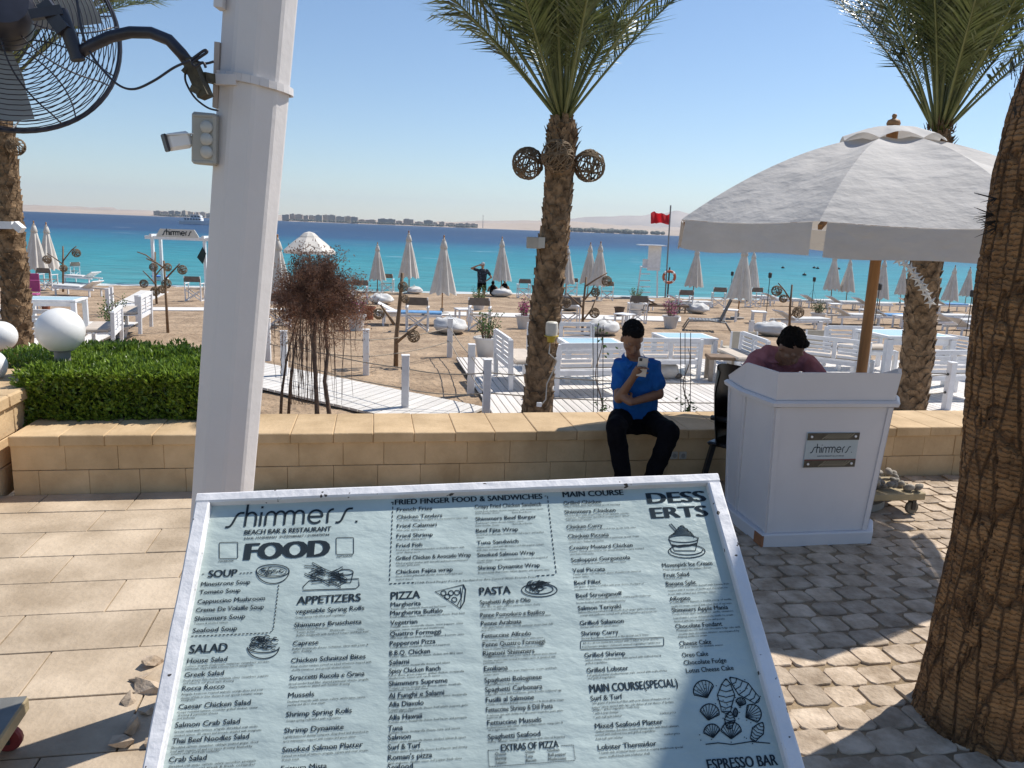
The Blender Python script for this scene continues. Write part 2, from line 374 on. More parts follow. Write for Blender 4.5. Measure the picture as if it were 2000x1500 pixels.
# taller end wall on the left
ew=thing('end_wall','taller sandstone wall end with thick coping at the left edge of the plaza','wall',wl(-1.2,0,0))
for i in range(3):
    for j in range(3): wpiece('coping',-1.55+i*.51,-1.55+(i+1)*.51,-.36+j*.52,-.36+(j+1)*.52,.60,.70,.014,ew)
for r_,(z0,z1) in enumerate(((-.03,.19),(.192,.39),(.392,.597))):
    for i in range(4):
        a=-1.6+i*.42+(.2 if r_%2 else 0); wpiece('block',a,min(a+.42,-.06),-.32+random.uniform(0,.005),-.02,z0,z1,.007,ew)
    for j in range(4):
        a=-.02+j*.30; wpiece('block',-.30,-.055+random.uniform(-.004,.004),a,min(a+.30,1.18),z0,z1,.007,ew)
# ---------------------------------------------------------------- decks
DECKW=M('whitewashed_deck',(.66,.62,.58),.7,.13,2,.25,20,stretch=(9,.6,3),rv=.10)
GAP=M('deck_joist',(.10,.08,.06),.9,.2)
deck=MB(); dd=Vector((.186,-.9826,0)); dx=Vector((.9826,.186,0)); D0=Vector((-1.13,15.1,-.6))+dd*6.6
DT=Matrix(((dx.x,-dd.x,0,D0.x),(dx.y,-dd.y,0,D0.y),(0,0,1,D0.z),(0,0,0,1)))
deck.box((6,3.3,.008),(12,6.6,.016),DT); deck=tag(deck.build('beach_deck',GAP),kind='structure')
mb=MB(); mb.box((0,0,0),(.112,6.6,.03),b=.004); pm=mb.mesh('plank',DECKW)
for i in range(98):
    put('plank',pm,deck,DT@Matrix.Translation((.06+i*.123,3.3+random.uniform(-.015,.015),.038+random.uniform(-.002,.002)))@Matrix.Rotation(random.uniform(-.001,.001),4,'Z'))
# boardwalk running off to the left, planks parallel to the wall
A0,A1=Vector((-.38,10.82,-.57)),Vector((-6.4,15.0,-.57)); q=Vector((-.55,-1.28,0))
bw=MB(); bw.add([A0+q*.03,A1+q*.03,A1+q*.97,A0+q*.97],[[0,1,2,3]]); bwo=tag(bw.build('boardwalk',GAP),kind='structure')
BWM=M('boardwalk_planks',(.66,.63,.59),.7,.10,2,.25,20,stretch=(.6,9,3),rv=.09)
al=(A1-A0); 
for i in range(45):
    u0,u1=i/45+.0011,(i+1)/45-.0011
    mb=MB(); sk=Vector((0,0,.02)); a=A0+al*u0;b=A0+al*u1;c=A0+al*u1+q;d=A0+al*u0+q
    h=Vector((0,0,.034+random.uniform(-.002,.002)))
    mb.add([a,b,c,d,a+h,b+h,c+h,d+h],[[0,1,5,4],[1,2,6,5],[2,3,7,6],[3,0,4,7],[4,5,6,7]]); fixn(mb.build('plank',BWM,bwo))
# far walkways across the sand
for nm,pts in (('far_walkway',((205,601),(420,602),(640,605),(960,612),(1330,620),(1330,629),(960,619),(640,611),(420,608),(205,607))),('side_walkway',((222,596),(275,568),(330,571),(262,603)))):
    mb=MB(); g=[gnd(*p) for p in pts]
    mb.add([p+Vector((0,0,.03)) for p in g]+[p-Vector((0,0,.05)) for p in g],[list(range(len(g)))]+[[i,(i+1)%len(g),len(g)+(i+1)%len(g),len(g)+i] for i in range(len(g))])
    tag(fixn(mb.build(nm,BWM)),kind='structure')
# ---------------------------------------------------------------- far shore
LAND=M('far_desert',(.40,.32,.25),.95,.15,.002,world=True)
TREEL=M('far_green',(.17,.17,.13),.95,.3,.01,world=True)
def fardist(px): return 3300+600*math.sin(px/700)
def farpt(px,h,Y): 
    d=ray(px,447+(px-1000)*.0377); p=CAM+d*(Y/d.y); return Vector((p.x,p.y,-1.4+h))
def ridge(name,x0,x1,step,Y,hf,m,depth):
    v=[];f=[];n=0
    px=x0
    while px<=x1:
        h=hf(px); a=farpt(px,-2,Y);b=farpt(px,h*.35,Y+depth*.15);c=farpt(px,h,Y+depth*.5);d=farpt(px,-2,Y+depth); v+=[a,b,c,d]; n+=1; px+=step
    for i in range(n-1):
        for k in range(3): f.append([4*i+k,4*i+4+k,4*i+5+k,4*i+1+k])
    mb=MB(); mb.add(v,f); tag(fixn(mb.build(name,m,smooth=True)),kind='structure')
ridge('far_shore',-500,2600,12,3300,lambda p: max(20,14+14*noise.noise((p*.006,1,0))+ (26 if p>850 else 8)*(.6+noise.noise((p*.004,5,0)))),LAND,900)
ridge('desert_hills',-700,2800,10,5200,lambda p: 34+ 26*noise.noise((p*.005,9,0))+8*noise.noise((p*.03,3,0))+30*max(0,min(1,(p-850)/80))+(16 if 30<p<230 else 0),LAND,1500)
ridge('mountains',600,3000,8,10500,lambda p: max(0,min(1,(p-900)/450))*(270+130*noise.noise((p*.008,2,0))+55*noise.noise((p*.03,7,0)))+60,LAND,1800)
# ================================================================== FOREGROUND
# ---- lettering helpers
def textmesh(body,bold=0.0,res=2):
    cu=bpy.data.curves.new('t','FONT'); cu.body=body; cu.size=1; cu.resolution_u=res; cu.offset=bold; cu.fill_mode='FRONT'
    o=bpy.data.objects.new('t',cu); col.objects.link(o); dg=bpy.context.evaluated_depsgraph_get()
    me=bpy.data.meshes.new_from_object(o.evaluated_get(dg)); v=[x.co.copy() for x in me.vertices]; f=[list(p.vertices) for p in me.polygons]
    bpy.data.objects.remove(o); bpy.data.meshes.remove(me); bpy.data.curves.remove(cu)
    return v,f
def arc(cx,cy,rx,ry,a0,a1,n=10): return [(cx+rx*math.cos(R(a0+(a1-a0)*i/n)),cy+ry*math.sin(R(a0+(a1-a0)*i/n))) for i in range(n+1)]
def logo(mb,T,w=.13,dot=True):
    """flowing 'shimmers' wordmark, x from 0 to about 8.6, x-height 1"""
    S=lambda x:[(x,0),(x+.18,0.0)]+[(x+.30,.06),(x+.40,.2)]+[(x+.62,.8),(x+.72,.94),(x+.85,1.0),(x+1.1,1.0)]
    P=[S(-.1),[(1.15,-.02),(1.15,1.62)],arc(1.15+.33,.62,.33,.38,180,0)+[(1.81,-.02)],[(2.12,-.02),(2.12,1.0)],
       [(2.45,-.02),(2.45,.62)]+arc(2.76,.62,.31,.38,180,0)+[(3.07,-.02)],arc(3.38,.62,.31,.38,180,0)+[(3.69,-.02)],
       [(3.69,.62)]+arc(4.0,.62,.31,.38,180,0)+[(4.31,-.02)],arc(4.62,.62,.31,.38,180,0)+[(4.93,-.02)],
       [(5.25,.5),(6.15,.5)]+arc(5.70,.5,.45,.48,0,320,18),[(6.5,-.02),(6.5,.6)]+arc(6.85,.6,.35,.4,180,85),S(7.05)]
    for p in P: mb.ribbon(p,w,T)
    mb.ribbon([(2.12,1.28),(2.12,1.44)],w,T)
    if dot: mb.ribbon([(8.35,.0),(8.5,.0)],.15,T)
INK=M('dark_ink',(.026,.037,.046),.9,.1,spec=.08)
# ---- white pillar
PILL=M('pillar_paint',(.68,.65,.64),.5,.06,1.2,.10,25)
PB=Vector((-1.235,2.9,0)); PTOP=Vector((-.825,2.9,3.7))
pl=thing('white_pillar','leaning white painted faceted pillar behind the menu board','pillar',PB)
mb=MB(); v=[];f=[];nf=10
prof=[(0,.140),(.06,.140),(.07,.119),(.9,.117),(1.8,.121),(2.8,.126),(3.7,.129)]
for h,r_ in prof:
    c=PB+(PTOP-PB)*(h/3.7)
    for k in range(nf):
        for dl in (-.085,.085):
            a=2*PI*(k)/nf+.33+dl*3; v.append((c.x+r_*math.cos(a),c.y+r_*math.sin(a),c.z))
m_=2*nf
for i in range(len(prof)-1):
    for k in range(m_): f.append([i*m_+k,i*m_+(k+1)%m_,(i+1)*m_+(k+1)%m_,(i+1)*m_+k])
f.append([(len(prof)-1)*m_+k for k in range(m_)])
mb.add(v,f); mb.build('shaft',PILL,pl,world=True)
def onp(px,py,off=0): return atY(px,py,2.9+off)
# strap and bracket plates
mb=MB()
for k in range(28):
    a0=2*PI*k/28;a1=2*PI*(k+1)/28; zc=atY(500,165,2.9).z; c=PB+(PTOP-PB)*(zc/3.7)
    p0=c+Vector((.131*math.cos(a0),.131*math.sin(a0),-.02*math.cos(a0)));p1=c+Vector((.131*math.cos(a1),.131*math.sin(a1),-.02*math.cos(a1)))
    mb.beam(p0,p1,.006,.026)
mb.build('strap',PILL,pl,world=True)
mb=MB(); mb.beam(onp(421,155,-.12),onp(463,157,-.12),.03,.034); mb.build('clamp',PILL,pl,world=True)
mb=MB(); mb.beam(onp(429,85,-.06),onp(425,212,-.06),.05,.018); mb.build('backing_plate',M('beige_plate',(.45,.38,.33),.6,.1),pl,world=True)
mb=MB(); mb.beam(onp(434,-30,-.09),onp(432,18,-.09),.06,.03); mb.build('upper_plate',PILL,pl,world=True)
# ---- fan
FM=M('fan_black',(.022,.023,.035),.38,.3,12)
fc=atY(2,48,2.75); ax=Vector((.52,-.80,.22)).normalized()     # axis pointing to the viewer side (motor side)
ux=ax.orthogonal().normalized(); ux=Vector((0,0,1)).cross(ax).normalized(); uy=ax.cross(ux)
FT=Matrix(((ux.x,uy.x,ax.x,fc.x),(ux.y,uy.y,ax.y,fc.y),(ux.z,uy.z,ax.z,fc.z),(0,0,0,1)))
fan=thing('wall_fan','big black caged fan on a curved arm at the top left','fan',PB+Vector((-.15,0,2.2)))
RF=.355
mb=MB()
def prof_(q): return .085*math.cos(q*PI/2)**.6 if q<1 else 0
for s_ in (1,-1):
    nr=24
    for i in range(3,nr+1):
        q=i/nr; rr=RF*q; z=s_*(.02+.10*math.sqrt(max(0,1-q**2.4)))
        pts=[(rr*math.cos(2*PI*k/48),rr*math.sin(2*PI*k/48),z) for k in range(49)]
        mb.tube(pts,.0017,4,FT,cap=False)
mb.build('ring_wires',FM,fan,world=True)
mb=MB()
for s_ in (1,-1):
    for k in range(10):
        a=2*PI*k/10+.2; pts=[]
        for i in range(0,13):
            q=.1+.9*i/12; tw=a+.55*s_*(q**1.5); z=s_*(.018+.10*math.sqrt(max(0,1-q**2.4)))
            pts.append((RF*q*math.cos(tw),RF*q*math.sin(tw),z))
        mb.tube(pts,.0028,5,FT,cap=False)
mb.build('radial_wires',FM,fan,world=True)
mb=MB(); mb.tube([(RF*1.005*math.cos(2*PI*k/64),RF*1.005*math.sin(2*PI*k/64),0) for k in range(65)],.008,6,FT,cap=False); mb.build('rim',FM,fan,world=True)
mb=MB(); mb.lathe([(.02,-.02),(.085,-.015),(.095,.02),(.095,.17),(.08,.20),(.02,.205)],20,T=FT); mb.build('motor',FM,fan,30,world=True)
BL=M('fan_blade_grey',(.30,.31,.30),.35,.1)
for k in range(3):
    mb=MB(); a=2*PI*k/3+.5; v=[];f=[]
    for i in range(7):
        q=.07+.25*i/6
        for j,wd in enumerate((-1,0,1)):
            an=a+wd*(.30-.05*i/6); v.append((q*math.cos(an),q*math.sin(an),-.02+wd*.028))
    for i in range(6):
        for j in range(2): f.append([3*i+j,3*i+j+1,3*i+4+j,3*i+3+j])
    v2=[Vector(p)+Vector((0,0,.003)) for p in v]; f2=[[q_+21 for q_ in g][::-1] for g in f]
    mb.add(v+v2,f+f2,FT); mb.build('blade',BL,fan,True,world=True)
mb=MB()
apts=[(152,105),(180,88),(215,72),(255,63),(295,64),(330,78),(355,105),(372,128)]
mb.tube([atY(x,y,2.66+.03*i/7) for i,(x,y) in enumerate(apts)],.019,12); mb.build('arm',FM,fan,True,world=True)
mb=MB(); mb.tube([atY(118,20,2.64),atY(130,55,2.64),atY(150,108,2.655),atY(153,118,2.655)],.022,12); mb.beam(atY(60,30,2.6),atY(122,20,2.63),.035,.028); mb.beam(atY(85,5,2.62),atY(125,60,2.62),.02,.045); mb.build('yoke',FM,fan,40,world=True)
mb=MB(); mb.beam(atY(371,118,2.70),atY(402,190,2.70),.06,.035); mb.beam(atY(395,150,2.72),atY(425,156,2.80),.03,.03); mb.beam(atY(366,135,2.68),atY(360,142,2.68),.03,.012); mb.beam(atY(375,172,2.68),atY(392,182,2.68),.03,.02); mb.build('bracket',M('dusty_bracket',(.07,.06,.035),.7,.4,30),fan,world=True)
mb=MB()
def wire(pts,Y,r_=.004):
    P=[atY(x,y,Y) for x,y in pts]; out=[]
    for i in range(len(P)-1):
        p0=P[max(i-1,0)];p1=P[i];p2=P[i+1];p3=P[min(i+2,len(P)-1)]
        for k in range(6):
            t=k/6; out.append(.5*((2*p1)+(p2-p0)*t+(2*p0-5*p1+4*p2-p3)*t*t+(3*p1-p0-3*p2+p3)*t**3))
    out.append(P[-1]); return mb.tube(out,r_,6)
wire(((175,100),(195,130),(230,165),(262,174),(300,158),(340,132),(372,118)),2.62)
wire(((362,140),(363,160),(380,190),(405,210),(426,216)),2.70,.0035); wire(((150,0),(158,50),(166,82)),2.6)
wire(((372,118),(385,108),(400,98),(404,102),(390,112),(376,122),(382,130),(396,122),(402,132)),2.65,.0045); wire(((380,118),(400,124),(418,120)),2.66,.004)
mb.build('cable',FM,fan,True,world=True)
# ---- camera and speaker box on the pillar
SPK=M('beige_plastic',(.40,.39,.35),.5,.08); LENSW=M('white_dome',(.50,.50,.47),.3,.035)
YP=2.80
sp=thing('flood_light','beige triple dome light box fixed to the left side of the white pillar','light',atY(402,320,YP))
mb=MB(); c=atY(402,272,YP); mb.box((0,0,0),(.085,.05,.175),Matrix.Translation(c)@Matrix.Rotation(R(3),4,'Y'),b=.008); mb.build('housing',SPK,sp,world=True)
for py in (248,272,297):
    mb=MB(); c=atY(403,py,YP-.032); mb.ball(c,(.022,.012,.022)); mb.build('dome',LENSW,sp,True,world=True)
for py in (228,318):
    mb=MB(); c=atY(402,py,YP); mb.box(c,(.07,.056,.012),b=.003); mb.build('end_cap',SPK,sp,world=True)
cc=thing('security_camera','small white bullet security camera pointing left beside the pillar','camera',atY(345,300,YP))
mb=MB(); a,b_=atY(324,279,YP-.05),atY(372,272,YP); dr=(b_-a); mb.beam(a,b_,.05,.058,bv=.012); mb.build('body',WHITE,cc,world=True)
mb=MB(); mb.beam(a-dr*.06,a+dr*.04,.052,.060,bv=.006); mb.build('lens_hood',FM,cc,world=True)
mb=MB(); mb.tube([b_-dr*.1,atY(380,272,YP)],.012,10); mb.ball(atY(368,272,YP),.017); mb.build('mount',WHITE,cc,True,world=True)
mb=MB(); mb.beam(atY(322,264,YP-.05),atY(374,262,YP),.06,.004); mb.build('sun_shield',WHITE,cc,world=True)
# ---- menu board
def rot(psi,th,rho):
    ux=Vector((math.cos(psi),math.sin(psi),0)); h=Vector((-math.sin(psi),math.cos(psi),0)); up=h*math.cos(th)+Vector((0,0,math.sin(th)))
    return ux*math.cos(rho)+up*math.sin(rho), up*math.cos(rho)-ux*math.sin(rho)
bu,bv=rot(.0582,.6845,.0669); bn=bu.cross(bv); BO=Vector((-.1052,1.8334,1.3751))
BT=Matrix(((bu.x,bv.x,bn.x,BO.x),(bu.y,bv.y,bn.y,BO.y),(bu.z,bv.z,bn.z,BO.z),(0,0,0,1))); BI=BT.inverted()
def bpx(px,py):
    d=BI.to_3x3()@ray(px,py); o=BI@CAM; t=-(o.z+.022)/d.z; q=o+d*t; return q.x,q.y
board=thing('menu_board','big slanted white framed restaurant menu board with pale blue sheet in the foreground','menu board',(BO.x,BO.y-.3,0))
FRM=M('chipped_white_wood',(.70,.69,.70),.6,.07,8,.28,26,stretch=(1,1,1))
# flecked paint: small dark chips where paint has flaked
n=FRM.node_tree.nodes; L=FRM.node_tree.links; b=n['Principled BSDF']; src=b.inputs['Base Color'].links[0].from_socket
tc=n.new('ShaderNodeTexCoord'); nz=n.new('ShaderNodeTexNoise'); nz.inputs['Scale'].default_value=44; nz.inputs['Detail'].default_value=2; L.new(tc.outputs['Object'],nz.inputs[0])
r_=n.new('ShaderNodeValToRGB'); r_.color_ramp.elements[0].position=.69; r_.color_ramp.elements[1].position=.71; L.new(nz.outputs[0],r_.inputs[0])
mx=n.new('ShaderNodeMixRGB'); mx.inputs[2].default_value=(.05,.04,.035,1); L.new(r_.outputs[0],mx.inputs[0]); L.new(src,mx.inputs[1]); L.new(mx.outputs[0],b.inputs['Base Color'])
BW,BH,FW=1.30,.94,.034; FT_=.026
def rail(p0,p1,wd,th,name='frame_rail'):
    mb=MB(); a=Vector(p0);b=Vector(p1); n_=14
    # planed timber with slightly uneven edges
    d=(b-a).normalized(); s_=Vector((-d.y,d.x,0)); v=[];f=[]
    for i in range(n_+1):
        c=a+(b-a)*i/n_; j=.0018*noise.noise((i*1.7,p0[0]*9,p0[1]*7)); k=.0018*noise.noise((i*1.3,5,p0[0]*4))
        sec=[(-wd/2+j,-.045),(wd/2+k,-.045),(wd/2+k,-.003),(wd/2-.004+k,.0),(-wd/2+.004+j,0),(-wd/2+j,-.004)]
        for q,z in sec: v.append(c+s_*q+Vector((0,0,z)))
    for i in range(n_):
        for q in range(6): f.append([i*6+q,i*6+(q+1)%6,i*6+6+(q+1)%6,i*6+6+q])
    f.append([0,1,2,3,4,5]); f.append([n_*6+q for q in range(6)][::-1])
    mb.add(v,f,BT); return fixn(mb.build(name,FRM,board,world=True))
rail((-BW/2,-FT_/2,0),(BW/2,-FT_/2,0),FT_,.045)
rail((-BW/2+FW/2,-FT_-.002,0),(-BW/2+FW/2,-BH+FW,0),FW,.045); rail((BW/2-FW/2,-FT_-.002,0),(BW/2-FW/2,-BH+FW,0),FW,.045)
rail((-BW/2,-BH+FW/2-.002,0),(BW/2,-BH+FW/2-.002,0),FW,.045)
SHEET=M('menu_sheet_blue',(.40,.475,.455),.30,.07,2.5,.45,9,spec=.5,c2=(.45,.525,.50),stretch=(1,2.2,1))
mb=MB(); nx,ny=40,30; v=[];f=[]
for j in range(ny+1):
    for i in range(nx+1):
        x=-BW/2+FW-.004+(BW-2*FW+.008)*i/nx; y=-FT_+.004-(BH-FT_-FW+.008)*j/ny; v.append((x,y,-.022+.0006*noise.noise((x*5,y*5,0))))
for j in range(ny):
    for i in range(nx): f.append([j*(nx+1)+i,(j+1)*(nx+1)+i,(j+1)*(nx+1)+i+1,j*(nx+1)+i+1])
mb.add(v,f,BT); sheet=mb.build('menu_sheet',SHEET,board,True,world=True)
mb=MB(); mb.box((0,-BH/2,-.036),(BW-.05,BH-.05,.012),BT); mb.build('backing_panel',WHITEW,board,world=True)
for x in (-BW/2+.08,BW/2-.08):
    for yy in (-.1,-BH+.12):
        p=BT@Vector((x,yy,-.045)); mb=MB(); mb.beam(p,(p.x*.98,p.y+(.03 if yy>-.3 else -.0),0),.045,.045); mb.build('leg',WHITEW,board,world=True)
ZT=-.0208
def zA(x,y): return 250+x*.38665,920+y*.38665
def zB(x,y): return 700+x*.38665,920+y*.38665
def zC(x,y): return 1050+x*.4,900+y*.4
tcount=0
def line(mb,z,cx,cy,wd,s,h,bold=.012,res=2):
    """one printed line centred at the measured spot: width wd (measured), cap height h metres"""
    v,f=textmesh(s,0,res)
    if not v: return
    x0=min(p.x for p in v);x1=max(p.x for p in v)
    a=bpx(*z(cx-wd/2,cy)); b=bpx(*z(cx+wd/2,cy)); wdm=b[0]-a[0]; c=bpx(*z(cx,cy))
    sx_=wdm/(x1-x0); sy_=h/.70
    T=BT@Matrix.Translation((c[0]-wdm/2,c[1]-h/2,ZT))@Matrix.Diagonal((sx_,sy_,1,1))@Matrix.Translation((-x0,0,0))
    for k,dxx in enumerate((0,-bold,bold) if bold>.005 else (0,)):   # heavier weight: the glyphs printed again a hair to each side
        mb.add(v,f,Matrix.Translation(bn*(.00012*k))@T@Matrix.Translation((dxx,0,0)))
HH,HI,HD=.0185,.0106,.0046
def section(name,z,heads,items,descs):
    mb=MB()
    for (cx,cy,wd,s,h,bo) in heads: line(mb,z,cx,cy,wd,s,h,bo,3)
    for (cx,cy,wd,s) in items: line(mb,z,cx,cy,wd,s,HI,.013)
    for (cx,cy,wd,s) in descs: line(mb,z,cx,cy,wd,s,HD,.0,1)
    return mb.build(name,INK,sheet,world=True)
section('soup_lettering',zA,[(480,517,142,'SOUP',HH*.95,.035)],[(495,566,246,'Minestrone Soup'),(466,607,206,'Tomato Soup'),(524,651,338,'Cappuccino Mushroom'),(517,694,340,'Creme De Volaille Soup'),(466,740,254,'Shimmers Soup'),(441,800,222,'Seafood Soup')],[(420,768,170,'Tomato & smoked salmon')])
section('salad_lettering',zA,[(408,895,188,'SALAD',HH,.035)],[(402,954,200,'House Salad'),(387,1024,196,'Greek Salad'),(383,1092,212,'Rocca Rocco'),(440,1179,360,'Caesar Chicken Salad'),(404,1273,324,'Salmon Crab Salad'),(420,1351,384,'Thai Beef Noodles Salad'),(304,1452,188,'Crab Salad')],
 [(506,974,420,'Lettuce, arugula, mushroom, tomatoes, cucumbers, avocado,'),(464,990,340,'parmesan, topped with a honey lemon vinaigrette'),(497,1046,424,'Fresh greens, feta cheese, kalamata olives, cucumbers, peppers'),(408,1066,254,'and onion in our greek style dressing'),(478,1116,410,'Arugula, beetroot, roasted walnuts, orange slices and your'),(476,1134,410,'choice of feta or blue cheese in our special balsamic orange'),(304,1156,70,'vinaigrette'),(455,1206,404,'Crispy romaine lettuce, croutons, grilled chicken, caesar'),(354,1228,200,'dressing & parmesan cheese'),(296,1247,88,'and anchovies'),(448,1303,420,'Special salad with lettuce, arugula, shredded crab sticks,'),(456,1322,436,'smoked salmon, dill, capers and avocado drizzled with vinaigrette'),(440,1383,434,'Shredded carrots, cucumber, cabbage, pickled ginger, sliced'),(424,1403,408,'beef with sesame oil and soy sauce dressing, finished by'),(342,1421,244,'sesame seeds and fresh coriander'),(428,1478,436,'Shredded crab sticks, carrots, celery, cucumber, pineapple'),(424,1496,440,'dressed by special greek & fresh coriander')])
section('appetizers_lettering',zA,[(1016,646,318,'APPETIZERS',HH,.035)],[(1022,700,344,'vegetable Spring Rolls'),(1012,769,338,'Shimmers Bruschetta'),(899,867,128,'Caprese'),(1014,946,374,'Chicken Schnitzel Bites'),(1008,1033,376,'Straccetti Rucola e Grana'),(876,1129,130,'Mussels'),(966,1219,330,'Shrimp Spring Rolls'),(941,1301,298,'Shrimp Dynamite'),(985,1394,404,'Smoked Salmon Platter'),(890,1496,230,'Frittura Mista')],
 [(972,733,250,'Crispy spring rolls filled with vegetables'),(928,796,170,'Selection of four Bruschetta'),(898,813,90,'Tomato & basil'),(1058,804,70,'Mushroom'),(1176,799,36,'Olive'),(1034,821,360,'Buffalo mozzarella with sundried tomato and fresh basil'),(1024,888,382,'Buffalo mozzarella cheese, tomatoes, olives with pesto &'),(882,910,92,'garlic dressing'),(1028,976,404,'Fried chicken tenders served on a bed of lettuce, topped with'),(978,997,300,'cherry tomatoes, and special chicken cheese'),(1016,1064,404,'Sliced tender beef fillet, shaved parmesan cheese, arugula,'),(968,1082,306,'cherry tomatoes, glazed with balsamic dressing'),(1004,1153,394,'Steamed mussels with onion, celery, white juice, sauce,'),(902,1176,186,'parsley and dill to slow steam'),(938,1254,274,'Crispy spring rolls filled with vegetables'),(1002,1330,426,'Lightly battered shrimp tempura, deep fried and drenched in'),(968,1353,364,'spicy mayonnaise, topped with sesame and green onion'),(998,1425,434,'Served on a bed of lettuce, arugula, capers and sour cream,'),(822,1457,84,'french toast')])
section('sandwich_lettering',zB,[(560,143,744,'FRIED FINGER FOOD & SANDWICHES',HH*.8,.035)],[(284,192,178,'French Fries'),(310,228,228,'Chicken Tenders'),(296,274,200,'Fried Calamari'),(285,324,182,'Fried Shrimp'),(258,374,130,'Fried Fish'),(380,432,378,'Grilled Chicken & Avocado Wrap'),(334,503,286,'Chicken Fajita wrap'),(756,174,336,'Crispy Fried Chicken Sandwich'),(746,236,308,'Shimmers Beef Burger'),(701,298,212,'Beef Fjita Wrap'),(704,358,210,'Tuna Sandwich'),(746,418,290,'Smoked Salmon Wrap'),(761,482,312,'Shrimp Dynamite Wrap')],
 [(374,244,358,'Your choice of dipping sauce (BBQ or honey mustard or sweet chili)'),(268,297,148,'With tartar dipping sauce'),(268,344,146,'With tartar dipping sauce'),(364,392,344,'Fried pieces of marinated tenders or fried fish fingers, with'),(252,410,118,'tartar dipping sauce'),(372,458,360,'Filled of grilled chicken with avocado and basil tomatoes and'),(252,475,120,'avocado garlic paste'),(358,524,336,'Sliced chicken grilled with cheddar cheese, bell pepper and'),(234,546,86,'melted cheese'),(762,198,346,'Crispy fried chicken, cheese, tomatoes, with shimmers sauce'),(652,213,120,'Extra Cheddar Cheese'),(826,208,96,'Extra Beef Bacon'),(714,258,238,'Beef burger, sauce, cheese, tomato, onion'),(652,275,120,'Extra Cheddar Cheese'),(828,266,96,'Extra Beef Bacon'),(766,316,340,'Sliced beef cooked with oriental onion, bell pepper, and melted'),(616,336,38,'cheese'),(770,378,338,'White mayo, salad with dill, lettuce and thin pepper, tomato'),(672,397,148,'with chips and mayo sauce'),(780,444,356,'Cream cheese, arugula, smoked salmon, onions and chopped of'),(636,461,72,'lemon juice'),(786,506,360,'Breaded shrimp, fresh tomato, lettuce, dynamite, with dynamite sauce'),(594,550,640,'( STAR Fried Finger Food & Sandwiches Are Served With French Fries )')])
section('pizza_lettering',zB,[(238,627,146,'PIZZA',HH,.035)],[(240,671,152,'Margherita'),(294,711,264,'Margherita Buffalo'),(230,763,136,'Vegetrian'),(290,816,258,'Quattro Formaggi'),(275,865,230,'Pepperoni Pizza'),(260,914,204,'B.B.Q. Chicken'),(207,964,100,'Salami'),(286,1003,258,'Spicy Chicken Ranch'),(303,1065,296,'Shimmers Supreme'),(294,1126,280,'Al Funghi e Salami'),(242,1174,176,'Alla Diavolo'),(238,1240,168,'Alla Hawaii'),(188,1297,74,'Tuna'),(208,1342,114,'Salmon'),(232,1390,164,'Surf & Turf'),(262,1440,222,"Roman's pizza"),(212,1492,128,'Seafood')],
 [(304,690,280,'Tomato sauce, mozzarella cheese and basil leaves'),(350,728,374,'Fresh tomato sauce, buffalo mozzarella cheese, fresh basil'),(346,778,368,'Tomato sauce, mozzarella cheese, onion peppers, olives'),(298,796,270,'pepper, onion, zucchini and mushroom'),(348,834,374,'With four different kinds of Italian cheeses & tomato sauce'),(312,883,304,'Tomato sauce, mozzarella cheese and pepperoni'),(344,928,370,'Tomato sauce, mozzarella cheese, chicken, with BBQ sauce'),(310,976,304,'Tomato sauce, mozzarella cheese and salami'),(344,1022,380,'Ranch sauce, green peppers, grilled chicken, mozzarella'),(284,1040,256,'mushroom, onion and ranch sauce'),(340,1086,368,'Tomato sauce, mozzarella cheese, salami, meatballs,'),(254,1103,196,'mushroom, onion and olives'),(352,1139,396,'With mushroom, beef salami, tomato sauce, mozzarella'),(354,1194,404,'Tomato sauce, mozzarella cheese, beef salami, peppers, garlic'),(216,1214,124,'and hot chilli powder'),(352,1256,394,'Tomato sauce, mozzarella cheese, beef bacon, and pineapple'),(334,1310,362,'Tomato sauce, mozzarella cheese, tuna, and onions'),(348,1357,394,'Tomato sauce, mozzarella cheese, smoked salmon & capers'),(352,1406,400,'Tomato sauce, mozzarella cheese, beef bacon, and shrimp'),(336,1464,374,'With anchovies, chicken, onion, bell pepper, black olives')])
